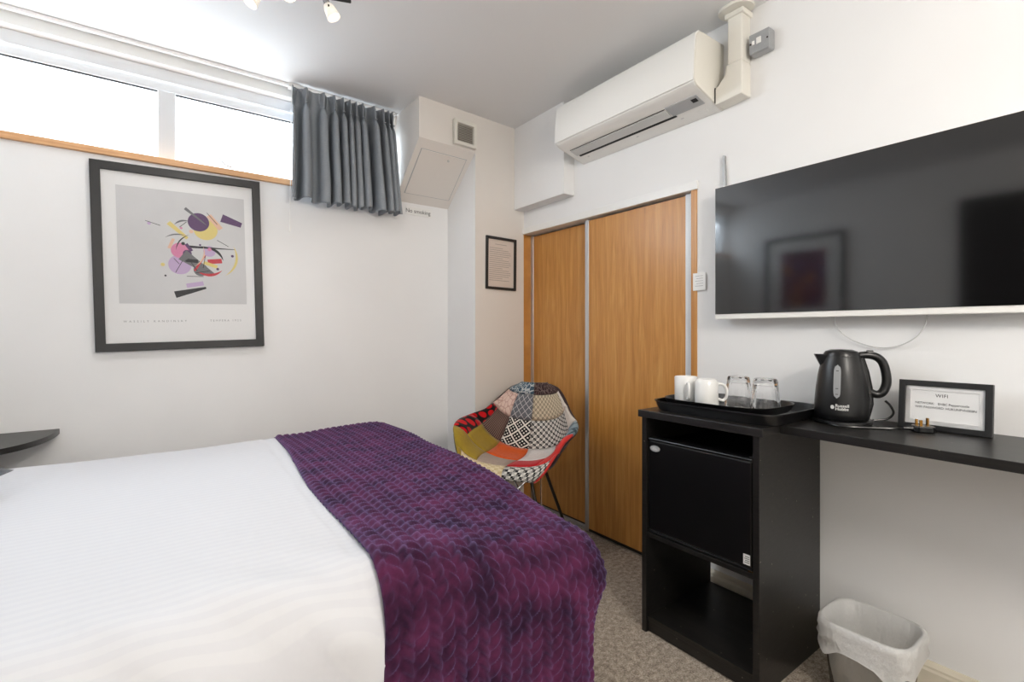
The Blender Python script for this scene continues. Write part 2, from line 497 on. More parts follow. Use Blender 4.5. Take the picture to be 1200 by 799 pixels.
# ---- wardrobe doors
trimj = BX(XE - .008, XE + .075, 2.527, 2.545, 0, 1.752).build('trim_3', 'oak')
tag(trimj, 'oak jamb strip at the wardrobe corner', 'jamb', **S)
tag(BX(XE - .004, XE + .075, 1.268, 1.297, 0, 1.752).build('trim_4', 'oak'), 'oak jamb strip beside the small wall card', 'jamb', **S)
tag(BX(XE - .012, XE + .12, 1.262, 2.546, 1.752, 1.79).build('trim_5', 'gloss_white', bevel=.002), 'white head rail above the sliding wardrobe doors', 'rail', **S)
m = MB().box(XE + .03, XE + .085, 1.297, 2.527, 0.0005, .008).box(XE + .052, XE + .056, 1.297, 2.527, .008, .016).box(XE + .028, XE + .031, 1.297, 2.527, .0005, .014)
tag(m.build('trim_6', 'silver'), 'aluminium floor track under the wardrobe doors', 'track', **S)
def slide_door(name, label, xf, y0, y1, right_mat):
    d = thing(name, label, 'door', (xf, (y0 + y1) / 2, 0), **S)
    BX(xf + .002, xf + .020, y0 + .03, y1 - .025, .012, 1.742).build('door_panel', 'oak', d)
    BX(xf - .002, xf + .024, y1 - .028, y1, .008, 1.748).build('stile', 'silver', d, bevel=.003)
    BX(xf - .002, xf + .024, y0, y0 + .034, .008, 1.748).build('stile', right_mat, d, bevel=.003)
    BX(xf + .001, xf + .021, y0 + .034, y1 - .028, .008, .022).build('bottom_rail', 'darksteel', d)
    return d
slide_door('door_1', 'rear oak sliding wardrobe door behind the patchwork chair', 2.008, 1.93, 2.527, 'silver')
slide_door('door_2', 'front oak sliding wardrobe door beside the fridge cabinet', 1.968, 1.306, 1.985, 'upvc')

# ---- dark door in west wall (seen mirrored in the television)
d = thing('door_3', 'dark brown door beside the head of the bed', 'door', (XW, .5, 0), **S)
BX(XW + .001, XW + .03, .08, .92, 0.002, 2.05).build('door_panel', 'dark_void', d, bevel=.002)
m = MB().box(XW, XW + .035, .02, .08, 0, 2.11).box(XW, XW + .035, .92, .98, 0, 2.11).box(XW, XW + .035, .08, .92, 2.05, 2.11)
m.build('door_frame', 'dark_void', d)
m = MB(); m.tube([(XW + .03, .86, 1.0), (XW + .075, .86, 1.0), (XW + .078, .76, 1.0)], .009, 8); m.build('door_handle', 'chrome', d)

# ================================================================== BED
SX, TN, TF, ZT, RR = 0.990, 0.885, 2.425, 0.658, 0.115
def drape(s, t, off=0.0, z_extra=0.0, flare=0.0, ripple=0.0):
    """cloth coordinate (s along bed, t across) -> point draped over the bed top"""
    r = RR + off
    ex = max(0.0, s - (SX - RR))
    if t < TN + RR: ey = t - (TN + RR)
    elif t > TF - RR: ey = t - (TF - RR)
    else: ey = 0.0
    e = math.hypot(ex, ey)
    bx = min(s, SX - RR); by = min(max(t, TN + RR), TF - RR)
    sag = max(0.0, min(1.0, (s - .35) / .5)) * max(0.0, min(1.0, (1.70 - t) / .8))
    z = ZT + off + z_extra - .080 * sag * sag * (3 - 2 * sag)
    if e < 1e-9: return Vector((bx, by, z))
    cx, cy = ex / e, ey / e
    a = min(e / r, PI / 2)
    h = r * math.sin(a); drop = r * (1 - math.cos(a)) + max(0.0, e - r * PI / 2)
    hang = max(0.0, drop - 0.04)
    both = (2 * abs(cx * cy)) ** 1.6
    h += both * (flare * math.sin(min(1.0, hang / 0.20) * PI * .5) - .27 * max(0.0, min(1.0, (hang - .08) / .38)) ** 1.2)
    if ripple:
        along = s if abs(cy) > abs(cx) else t
        k = min(1.0, hang / 0.35)
        h += ripple * k * (math.sin(along * 31 + 1.3) * 0.6 + math.sin(along * 17.3) * 0.7) * (1 - both)
        h += 0.010 * k
    return Vector((bx + cx * h, by + cy * h, z - drop))

bed = thing('bed', 'double bed with grey divan base beneath white duvet', 'bed', (0, 1.65, 0))
BX(-1.05, SX - .055, TN + .06, TF - .06, .06, .33).build('divan_base', 'divan', bed, bevel=.02)
BX(-1.05, SX - .06, TN + .065, TF - .065, .33, .565).build('mattress', 'mattress', bed, bevel=.04, seg=4)
BX(-1.135, -1.05, TN + .02, TF - .02, .05, 1.02).build('headboard', 'divan', bed, bevel=.02)
for x in (-.95, .8):
    for y in (TN + .14, TF - .14):
        m = MB(); m.tube([(x, y, 0), (x, y, .06)], [.02, .025], 12); m.build('leg', 'black_plastic', bed)

def duvet_pt(i, j):
    s = -1.04 + i * (SX + .36 + 1.04)
    t0, t1 = TN - .40, TF + .36
    t = t0 + j * (t1 - t0)
    p = drape(s, t, 0, 0, .0)
    inside = 1.0 if TN < t < TF and s < SX else 0.4
    w = noise.noise(Vector((s * 1.7, t * 1.5, 0))) * .012 + noise.noise(Vector((s * 4.0, t * 3.1, 4))) * .004
    # diagonal pull wrinkles over the near edge
    k = math.exp(-((t - TN - .02) / .13) ** 2)
    w += k * .016 * noise.noise(Vector((s * 9 + t * 6, t * 2.2, 9)))
    cr = s - (.335 + .06 * max(0.0, (t - .9) / 1.5))
    w -= .0035 * math.exp(-(cr / .005) ** 2) * inside
    if t < TN + .06 or s > SX:
        p.y -= w * 1.3; p.z += w * .4
    else: p.z += w
    return p
m = MB().grid(230, 260, duvet_pt)
dv = m.build('duvet', 'duvet', smooth=True, angle=80)
md = dv.modifiers.new('thickness', 'SOLIDIFY'); md.thickness = .012; md.offset = -1
tag(dv, 'white striped duvet spread smoothly over the bed', 'duvet')

# ---- purple throw
def throw_pt(i, j):
    t0, t1 = TN - .50, TF + .20
    t = t0 + j * (t1 - t0)
    edge = .352 + .09 * max(0.0, (t - .95) / 1.5) ** 1.3 + .006 * math.sin(t * 7)
    s1 = SX + .50
    s = edge + i * (s1 - edge)
    p0 = drape(s, t, .011, 0, .0, .010)
    # surface normal by differences
    e = .004
    du = drape(s + e, t, .011, 0, .0, .010) - drape(s - e, t, .011, 0, .0, .010)
    dv_ = drape(s, t + e, .011, 0, .0, .010) - drape(s, t - e, .011, 0, .0, .010)
    n = du.cross(dv_)
    if n.length < 1e-12: n = Vector((0, 0, 1))
    n.normalize()
    # braided relief: columns running across the bed
    cw = .058
    c = (s / cw) % 1.0
    side = abs(c - .5) * 2                   # 0 centre groove .. 1 column boundary
    ph = t / .029 + .85 * side + (0.5 if c > .5 else 0.0)
    leaf = abs(math.sin(PI * ph)) ** .75
    across = max(0.0, math.sin(PI * side)) ** .5
    h = .0115 * leaf * across
    rim = min(1.0, i * (s1 - edge) / .012)
    w = noise.noise(Vector((s * 3, t * 2.6, 2))) * .010 + noise.noise(Vector((s * 7, t * 7, 7))) * .003
    return p0 + n * (h * rim + w)
m = MB().grid(235, 500, throw_pt)
th = m.build('throw_blanket', 'throw', smooth=True, angle=85, recalc=False)
md = th.modifiers.new('thickness', 'SOLIDIFY'); md.thickness = .010; md.offset = -1
tag(th, 'purple plush braided throw across the foot of the bed', 'blanket')

# ---- charcoal cushion peeking in at left
def cushion(name, label, cx, cy, cz, a, b, h, rz, tilt):
    def f(i, j):
        u, v = i * 2 - 1, j * 2 - 1
        return u, v
    vs = []; fs = []; n = 22
    for sgn in (1, -1):
        o = len(vs)
        for j in range(n):
            for i in range(n):
                u, v = i / (n - 1) * 2 - 1, j / (n - 1) * 2 - 1
                k = ((1 - u * u) * (1 - v * v)) ** .45
                pin = 1 - .06 * (1 - abs(u * v))
                vs.append((u * a * (1 - .05 * (1 - v * v) * 0 - .07 * (1 - v * v) * u * u * 0 + .0) * (1 - .06 * (1 - v ** 2) * u ** 2), v * b * (1 - .06 * (1 - u ** 2) * v ** 2), sgn * h * k))
        for j in range(n - 1):
            for i in range(n - 1):
                fs.append((o + j * n + i, o + j * n + i + 1, o + (j + 1) * n + i + 1, o + (j + 1) * n + i))
    mb = MB().add(vs, fs)
    o = mb.build(name, 'grey_fabric', smooth=True, angle=70)
    o.location = (cx, cy, cz); o.rotation_euler = (0, tilt, rz)
    return tag(o, label, 'cushion')
cushion('cushion', 'charcoal grey cushion resting on the duvet at the left edge', -.602, 1.985, .723, .20, .20, .058, math.radians(-45), 0)

# ---- bedside wall shelf
pts = []
for k in range(33):
    a = -PI + PI * k / 32
    pts.append((-.60 + .285 * math.copysign(abs(math.cos(a)) ** .85, math.cos(a)), YN - .001 + .43 * -abs(math.sin(a)) ** .85))
m = MB().prism(pts, lambda p, q, e: (p, q, e), .690, .711)
tag(m.build('bedside_shelf', 'black_wood', smooth=True), 'black curved bedside shelf fixed to the window wall', 'shelf')

# ================================================================== PATCHWORK CHAIR
def chk(name, c1, c2, scale, rot=0.0, kind='checker'):
    k = NT(name)
    v = k.mapping(k.uv(), (scale, scale, scale), (0, 0, rot))
    if kind == 'checker':
        t = k.n('ShaderNodeTexChecker'); k.l(v, t.inputs['Vector']); t.inputs['Scale'].default_value = 1.0
        t.inputs['Color1'].default_value = c1; t.inputs['Color2'].default_value = c2
        k.l(t.outputs['Color'], k.b.inputs['Base Color'])
    elif kind == 'hounds':
        # broken check: checker warped by a diagonal half check
        t = k.n('ShaderNodeTexChecker'); k.l(v, t.inputs['Vector']); t.inputs['Scale'].default_value = 1.0
        t.inputs['Color1'].default_value = c1; t.inputs['Color2'].default_value = c2
        w = k.n('ShaderNodeTexWave', wave_type='BANDS', bands_direction='DIAGONAL'); k.l(v, w.inputs['Vector'])
        w.inputs['Scale'].default_value = .32
        f = k.ramp(w.outputs['Fac'], [(.44, (0, 0, 0, 1)), (.56, (1, 1, 1, 1))])
        t2 = k.n('ShaderNodeTexChecker'); k.l(v, t2.inputs['Vector']); t2.inputs['Scale'].default_value = 2.0
        t2.inputs['Color1'].default_value = c1; t2.inputs['Color2'].default_value = c2
        mx = k.n('ShaderNodeMix'); mx.data_type = 'RGBA'; mx.inputs[0].default_value = .3
        k.l(t.outputs['Color'], mx.inputs[6]); k.l(t2.outputs['Color'], mx.inputs[7])
        k.l(mx.outputs[2], k.b.inputs['Base Color'])
    elif kind == 'dots':
        vo = k.n('ShaderNodeTexVoronoi'); k.l(v, vo.inputs['Vector']); vo.inputs['Randomness'].default_value = .0
        vo.inputs['Scale'].default_value = 1.0
        k.l(k.ramp(vo.outputs['Distance'], [(.36, c1), (.42, c2)]), k.b.inputs['Base Color'])
    elif kind == 'lattice':
        br = k.n('ShaderNodeTexBrick'); k.l(v, br.inputs['Vector']); br.offset = 0.0
        br.inputs['Color1'].default_value = c1; br.inputs['Color2'].default_value = c1; br.inputs['Mortar'].default_value = c2
        br.inputs['Scale'].default_value = 1.0; br.inputs['Brick Width'].default_value = 1; br.inputs['Row Height'].default_value = 1
        br.inputs['Mortar Size'].default_value = .09
        vo = k.n('ShaderNodeTexVoronoi'); k.l(v, vo.inputs['Vector']); vo.inputs['Randomness'].default_value = 0
        vo.inputs['Scale'].default_value = 3.0
        f = k.ramp(vo.outputs['Distance'], [(.25, (1, 1, 1, 1)), (.32, (0, 0, 0, 1))])
        mx = k.n('ShaderNodeMix'); mx.data_type = 'RGBA'; k.l(f, mx.inputs[0])
        k.l(br.outputs['Color'], mx.inputs[6]); mx.inputs[7].default_value = c2
        k.l(mx.outputs[2], k.b.inputs['Base Color'])
    elif kind == 'diamond':
        br = k.n('ShaderNodeTexBrick'); k.l(v, br.inputs['Vector']); br.offset = 0.0
        br.inputs['Color1'].default_value = c1; br.inputs['Color2'].default_value = c1; br.inputs['Mortar'].default_value = c2
        br.inputs['Scale'].default_value = 1.0; br.inputs['Brick Width'].default_value = 1; br.inputs['Row Height'].default_value = 1
        br.inputs['Mortar Size'].default_value = .05
        k.l(br.outputs['Color'], k.b.inputs['Base Color'])
    elif kind == 'crackle':
        vo = k.n('ShaderNodeTexVoronoi', feature='DISTANCE_TO_EDGE'); k.l(v, vo.inputs['Vector']); vo.inputs['Scale'].default_value = 1.0
        k.l(k.ramp(vo.outputs['Distance'], [(.05, c1), (.09, c2)]), k.b.inputs['Base Color'])
    elif kind == 'stripe':
        w = k.n('ShaderNodeTexWave', wave_type='BANDS', bands_direction='X'); k.l(v, w.inputs['Vector'])
        w.inputs['Scale'].default_value = .5
        k.l(k.ramp(w.outputs['Fac'], [(.4, c1), (.6, c2)]), k.b.inputs['Base Color'])
    k.b.inputs['Roughness'].default_value = .9
    k.b.inputs['Specular IOR Level'].default_value = .15
    k.b.inputs['Sheen Weight'].default_value = .15
    k.bump(k.noise(k.obj(), 500, 2), .3)
    return k.m
def fab(name, c): return plain(name, c, .9, spec=.15, bump=.35, bscale=450, sheen=.15, var=.06, vscale=60)
BLK, WHT = rgb(22, 22, 24), rgb(226, 222, 214)
PM = dict(
    blue=chk('patch_blue_crackle', rgb(190, 196, 196), rgb(66, 88, 104), 30, kind='crackle'),
    brown=chk('patch_brown_crackle', rgb(112, 96, 92), rgb(58, 42, 44), 34, kind='crackle'),
    greydots=chk('patch_grey_diamond', rgb(104, 106, 112), rgb(204, 204, 204), 30, PI / 4, kind='diamond'),
    cream_h=chk('patch_cream_check', rgb(216, 202, 174), rgb(140, 128, 112), 62, 0, 'hounds'),
    pink=chk('patch_pink_pattern', rgb(192, 158, 148), rgb(222, 198, 186), 26, kind='crackle'),
    cream=fab('patch_cream', rgb(222, 214, 204)),
    lattice=chk('patch_black_lattice', BLK, WHT, 20, PI / 4, 'lattice'),
    hounds_s=chk('patch_small_houndstooth', BLK, WHT, 58, 0, 'hounds'),
    stripe=chk('patch_brown_stripe', rgb(70, 52, 48), rgb(128, 108, 98), 60, 0, 'stripe'),
    reddots=chk('patch_red_dots', rgb(196, 18, 26), rgb(28, 22, 22), 17, .4, 'dots'),
    steel=chk('patch_blue_leaf', rgb(56, 78, 90), rgb(128, 148, 156), 12, 0, 'crackle'),
    mustard=fab('patch_mustard', rgb(158, 134, 46)),
    orange=fab('patch_orange', rgb(214, 92, 34)),
    white=fab('patch_white', rgb(224, 220, 216)),
    coral=fab('patch_coral', rgb(206, 58, 54)),
    taupe=fab('patch_taupe', rgb(160, 144, 132)),
    red=fab('patch_red', rgb(184, 28, 36)),
    cream_chk=chk('patch_pale_check', rgb(222, 208, 172), rgb(196, 176, 136), 50, 0, 'hounds'),
    hounds_l=chk('patch_large_houndstooth', BLK, WHT, 38, 0, 'hounds'),
)
def interp(tab, v):
    for k in range(len(tab) - 1):
        a, b = tab[k], tab[k + 1]
        if v <= b[0] or k == len(tab) - 2:
            # catmull-rom through neighbours
            p0 = tab[max(k - 1, 0)][1]; p1 = a[1]; p2 = b[1]; p3 = tab[min(k + 2, len(tab) - 1)][1]
            t = (v - a[0]) / (b[0] - a[0])
            return tuple(.5 * (2 * p1[i] + (p2[i] - p0[i]) * t + (2 * p0[i] - 5 * p1[i] + 4 * p2[i] - p3[i]) * t * t + (3 * p1[i] - p0[i] - 3 * p2[i] + p3[i]) * t ** 3) for i in range(len(p1)))
# chair local: +y is its front, z up.  centre profile (y,z) and rim (x,y,z)
CEN = [(0, (.255, .405)), (.10, (.235, .448)), (.25, (.12, .452)), (.42, (-.05, .435)), (.55, (-.16, .455)), (.68, (-.215, .56)), (.84, (-.25, .70)), (1, (-.285, .825))]
RIM = [(0, (.190, .245, .410)), (.10, (.270, .232, .500)), (.25, (.305, .175, .615)), (.42, (.318, .075, .664)), (.55, (.306, -.03, .678)), (.68, (.262, -.135, .695)), (.84, (.205, -.225, .755)), (.93, (.155, -.265, .800)), (1, (.085, -.288, .826))]
def shell(u, v):
    sg = -1 if u < 0 else 1; a = abs(u)
    cy, cz = interp(CEN, v); rx, ry, rz = interp(RIM, v)
    th_ = a * PI / 2
    x = rx * math.sin(th_) ** .95 if a > 0 else 0
    k = (1 - math.cos(th_)) ** 1.15
    y = cy + (ry - cy) * k; z = cz + (rz - cz) * k
    # outward rolled arm lip
    arm = math.exp(-((v - .42) / .23) ** 2)
    q = max(0.0, (a - .80) / .20)
    x += .062 * arm * q ** 1.6
    z -= .026 * arm * q ** 2.5
    return Vector((sg * x * .87, y, z))
CX, CY = 1.57, 2.078
face = math.atan2(-.555, -.83)              # direction the chair faces
chair = thing('patchwork_chair', 'patchwork fabric tub armchair with metal legs in the corner', 'chair', (CX, CY, 0), face - PI / 2)
UB = [-1, -.80, -.42, 0, .42, .80, 1]
VB = [0, .17, .34, .56, .74, .90, 1.0]
# viewer's left is the chair's +x side seen from its front (mirrored below)
layout = [   # rows front lip -> back top ; columns viewer left -> right
    ['mustard', 'cream_chk', 'cream_chk', 'hounds_l', 'hounds_l', 'coral'],
    ['mustard', 'mustard', 'taupe', 'red', 'coral', 'coral'],
    ['reddots', 'mustard', 'orange', 'white', 'coral', 'steel'],
    ['reddots', 'stripe', 'lattice', 'hounds_s', 'hounds_s', 'cream'],
    ['pink', 'pink', 'greydots', 'cream_h', 'cream_h', 'cream'],
    ['blue', 'blue', 'blue', 'brown', 'brown', 'brown'],
]
# neighbouring cells of one cloth are one patch
runs = []
for r in range(6):
    c0 = 0
    for c in range(1, 7):
        if c == 6 or layout[r][c] != layout[r][c0]:
            runs.append((r, c0, c, layout[r][c0])); c0 = c
for (r, c0, c1, nm) in runs:
    u0, u1 = UB[c0], UB[c1]; v0, v1 = VB[r], VB[r + 1]
    nu = max(6, int((u1 - u0) * 18)); nv = 8
    vs = []; uvs = []
    for j in range(nv):
        for i in range(nu):
            u = u0 + (u1 - u0) * i / (nu - 1); v = v0 + (v1 - v0) * j / (nv - 1)
            wob = .012 * math.sin(v * 40 + u * 3) if 0 < j < nv - 1 else 0
            p = shell(-u, v)                     # viewer left (u<0) is the chair's own +x
            e = 1e-3
            n = (shell(-u, min(1, v + e)) - shell(-u, max(0, v - e))).cross(shell(-u + e, v) - shell(-u - e, v))
            n = n.normalized() if n.length > 1e-12 else Vector((0, 0, 1))
            edge = min(i, nu - 1 - i) == 0 or min(j, nv - 1 - j) == 0
            vs.append(p + n * (.004 if edge else .0085)); uvs.append((u * .36, v * .95))
    fs = [(j * nu + i, j * nu + i + 1, (j + 1) * nu + i + 1, (j + 1) * nu + i) for j in range(nv - 1) for i in range(nu - 1)]
    o = MB().add(vs, fs).build('patch', PM[nm], chair, smooth=True, angle=80, local=True, recalc=False)
    md = o.modifiers.new('padding', 'SOLIDIFY'); md.thickness = .012; md.offset = -1
    uvl = o.data.uv_layers.new(name='UVMap')
    for lp in o.data.loops: uvl.data[lp.index].uv = uvs[lp.vertex_index]
    o['label'] = nm.replace('_', ' ').replace('hounds l', 'large houndstooth').replace('hounds s', 'small houndstooth').replace('cream h', 'cream houndstooth').replace('chk', 'check').replace('reddots', 'red and black dotted').replace('greydots', 'grey diamond') + ' fabric patch'
# padded shell body beneath the patches
nu, nv = 41, 44
m = MB().grid(nu, nv, lambda i, j: shell((i * 2 - 1) * .975, .015 + .965 * j))
o = m.build('shell', PM['brown'], chair, smooth=True, angle=80, local=True, recalc=False)
bm = bmesh.new(); bm.from_mesh(o.data)
for f in bm.faces: pass
bm.normal_update()
mid = [f for f in bm.faces if abs(f.calc_center_median().x) < .03 and -.02 < f.calc_center_median().y < .1]
if mid and mid[0].normal.z < 0: bmesh.ops.reverse_faces(bm, faces=bm.faces)
bm.to_mesh(o.data); bm.free()
md = o.modifiers.new('padding', 'SOLIDIFY'); md.thickness = .018; md.offset = -1
feet = [(.215, .20), (-.215, .20), (.215, -.21), (-.215, -.21)]
tops = [(.10, .13), (-.10, .13), (.10, -.08), (-.10, -.08)]
for (fx, fy), (tx, ty) in zip(feet, tops):
    m = MB(); m.tube([(tx, ty, .415), (tx + (fx - tx) * .15, ty + (fy - ty) * .15, .37), (fx, fy, .006)], .0085, 10)
    l_ = m.build('leg', 'darksteel', chair, smooth=True, local=True)
    m = MB(); m.lathe([(0, 0), (.014, 0), (.014, .008), (.009, .012), (0, .012)], 12, (fx, fy, 0)); m.build('foot_glide', 'black_plastic', l_, smooth=True, local=True)
for a, b in ((0, 3), (1, 2), (0, 2), (1, 3)):
    pa = Vector((feet[a][0] * .80, feet[a][1] * .80, .12)); pb = Vector((tops[b][0], tops[b][1], .395))
    m = MB(); m.tube([pa, pb], .005, 8); m.build('brace', 'chrome', chair, smooth=True, local=True)

# ================================================================== WALL PIECES (north side)
# ---- large poster
PW, PH = .664, .838
poster = thing('framed_poster', 'large black framed abstract poster under the window sill', 'picture', (.123, YN - .022, 1.459))
poster.rotation_euler = (0, math.radians(-1.5), 0)
fnP = lambda p, q, d: (p, d, q)
frame_bars(MB(), -PW / 2, PW / 2, -PH / 2, PH / 2, .036, -.006, .019, fnP).build('frame', 'black_frame', poster, local=True, bevel=.002)
BX(-PW / 2 + .03, PW / 2 - .03, .009, .017, -PH / 2 + .03, PH / 2 - .03).build('mount', 'paper', poster, local=True)
px0, px1, pz0, pz1 = -PW / 2 + .13 * PW, -PW / 2 + .89 * PW, PH / 2 - .745 * PH, PH / 2 - .115 * PH
BX(px0, px1, .0082, .0088, pz0, pz1).build('print', plain('print_ground', rgb(208, 208, 209), .6, var=.03, vscale=6), poster, local=True)
inks = dict(black=rgb(46, 46, 50), grey=rgb(112, 112, 116), purple=rgb(92, 64, 104), red=rgb(200, 58, 70), yellow=rgb(222, 204, 128), lilac=rgb(192, 168, 204), peach=rgb(226, 186, 160), pink=rgb(214, 132, 168))
pm = {k: plain('print_' + k, c, .6) for k, c in inks.items()}
depth = [0.0081]
cx, cz = (px0 + px1) / 2, (pz0 + pz1) / 2
def poly(kind, pts):
    depth[0] -= .00003
    MB().add([(x, depth[0], z) for x, z in pts], [tuple(range(len(pts)))]).build('print_mark', pm[kind], poster, local=True, recalc=False)
def disc(kind, x, z, r, n=28): poly(kind, [(x + r * math.cos(2 * PI * k / n), z + r * math.sin(2 * PI * k / n)) for k in range(n)])
def arc(kind, x, z, r, a0, a1, w, n=16):
    o = [(x + (r + w * math.sin(PI * k / n)) * math.cos(a0 + (a1 - a0) * k / n), z + (r + w * math.sin(PI * k / n)) * math.sin(a0 + (a1 - a0) * k / n)) for k in range(n + 1)]
    i = [(x + r * math.cos(a0 + (a1 - a0) * k / n), z + r * math.sin(a0 + (a1 - a0) * k / n)) for k in range(n, -1, -1)]
    poly(kind, o + i[1:-1])
def bar(kind, x, z, a, l, w, taper=1.0):
    d = Vector((math.cos(a), math.sin(a))) * l / 2; n = Vector((-d.y, d.x)).normalized() * w / 2
    poly(kind, [(x - d.x + n.x, z - d.y + n.y), (x + d.x + n.x * taper, z + d.y + n.y * taper), (x + d.x - n.x * taper, z + d.y - n.y * taper), (x - d.x - n.x, z - d.y - n.y)])
# a plain scatter of soft discs, bars and arcs in the poster's colours
rnd = random.Random(21)
def spot(sx=.1, sz=.1):
    while True:
        x, z = cx + .03 + rnd.gauss(0, sx), cz - .01 + rnd.gauss(0, sz)
        if px0 + .05 < x < px1 - .05 and pz0 + .05 < z < pz1 - .05: return x, z
for kind, r in (('yellow', .050), ('lilac', .046), ('purple', .044), ('grey', .030), ('pink', .036), ('lilac', .026), ('purple', .018)):
    disc(kind, *spot(.07, .08), r)
for kind, l, w, tp in (('grey', .15, .055, .4), ('black', .13, .032, .3), ('black', .20, .012, .2), ('purple', .09, .040, .6), ('peach', .08, .022, 1), ('red', .06, .022, 1), ('yellow', .10, .020, .7), ('grey', .11, .014, .3),
                       ('lilac', .07, .02, 1), ('black', .05, .016, 1), ('red', .09, .010, .3), ('yellow', .06, .016, 1), ('peach', .05, .012, 1), ('purple', .04, .014, 1)):
    bar(kind, *spot(.09, .095), rnd.uniform(-1.2, 1.2), l, w, tp)
for kind in ('red', 'grey', 'black', 'black', 'yellow', 'peach', 'black', 'grey'):
    a0 = rnd.uniform(0, 6); arc(kind, *spot(.05, .05), rnd.uniform(.08, .13), a0, a0 + rnd.uniform(.7, 1.3), rnd.uniform(.004, .016))
for k in range(12): disc(rnd.choice(list(inks)), *spot(.1, .09), rnd.uniform(.004, .009), 16)
for k in range(10): bar('black', *spot(.1, .09), rnd.uniform(-1.5, 1.5), rnd.uniform(.03, .08), .0025)
zc_ = PH / 2 - .842 * PH
lettering('WASSILY KANDINSKY', .013, lambda x, y: (-.115 + x, .0086, zc_ + y), 'pale_ink', poster, spacing=2.05).location = poster.location * 0
lettering('TEMPERA 1923', .013, lambda x, y: (.165 + x, .0086, zc_ + y), 'pale_ink', poster, spacing=1.7)
for ch in poster.children:
    if ch.name.startswith('lettering'):
        for v in ch.data.vertices: v.co += poster.location
BX(-PW / 2 + .034, PW / 2 - .034, .0005, .002, -PH / 2 + .034, PH / 2 - .034).build('glazing', 'picture_glass', poster, local=True)

# ---- small framed notice on the pillar
nz = thing('framed_notice', 'small black framed notice hanging on the cream pillar', 'notice', (1.757, 2.507, 1.546))
nz.rotation_euler = (0, math.radians(.6), math.radians(3.0))
frame_bars(MB(), -.119, .119, -.163, .163, .016, -.006, .012, fnP).build('frame', 'black_frame', nz, local=True, bevel=.0015)
BX(-.106, .106, .004, .010, -.150, .150).build('notice_sheet', 'paper_warm', nz, local=True)
m = MB()
rows = [(.118, .05)] + [(.094 - .0125 * k, .085 if k % 5 else .06) for k in range(17)]
for k, (z, w) in enumerate(rows):
    m.box(-.09 if k else -.045, -.09 + w * 2 * (.93 + .07 * math.sin(k * 5)) if k else .045, .0034, .004, z - .0016, z + .0016)
m.build('printed_lines', plain('notice_ink', rgb(176, 164, 156), .6), nz, local=True)
BX(-.105, .105, .0, .001, -.149, .149).build('glazing', 'picture_glass', nz, local=True)

# ---- no smoking sign
ns = thing('no_smoking_sign', 'small white no smoking sign below the sloping hatch', 'sign', (1.34, YN, 1.868))
BX(1.255, 1.428, YN - .003, YN - .0003, 1.842, 1.894).build('plate', 'gloss_white', ns, bevel=.001)
lettering('No smoking', .034, lambda x, y: (1.336 + x, YN - .0034, 1.867 + y), 'ink', ns)

# ---- wall vent
vx0, vx1, vz0, vz1 = 1.400, 1.556, 2.206, 2.352
yv = 2.490
vent = thing('wall_vent', 'cream louvred air vent on the bulkhead face', 'vent', (1.478, yv, vz0))
vent.rotation_euler = (0, 0, math.radians(3.2))
mvent = lambda mb, n, mt, **k: mb.build(n, mt, vent, **k)
mvent(frame_bars(MB(), vx0, vx1, vz0, vz1, .021, yv - .022, yv, lambda p, q, d: (p, d, q)), 'vent_frame', 'cream_plastic', bevel=.004)
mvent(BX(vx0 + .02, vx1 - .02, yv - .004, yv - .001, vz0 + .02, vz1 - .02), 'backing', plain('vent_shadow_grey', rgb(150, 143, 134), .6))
for k in range(10):
    z = vz0 + .0225 + k * .0100
    mb = MB().add([(vx0 + .021, yv - .018, z), (vx1 - .021, yv - .018, z), (vx1 - .021, yv - .006, z + .006), (vx0 + .021, yv - .006, z + .006),
                   (vx0 + .021, yv - .018, z + .0016), (vx1 - .021, yv - .018, z + .0016), (vx1 - .021, yv - .006, z + .0076), (vx0 + .021, yv - .006, z + .0076)],
                  [(0, 3, 2, 1), (4, 5, 6, 7), (0, 1, 5, 4), (1, 2, 6, 5), (2, 3, 7, 6), (3, 0, 4, 7)])
    mvent(mb, 'slat', 'cream_plastic')

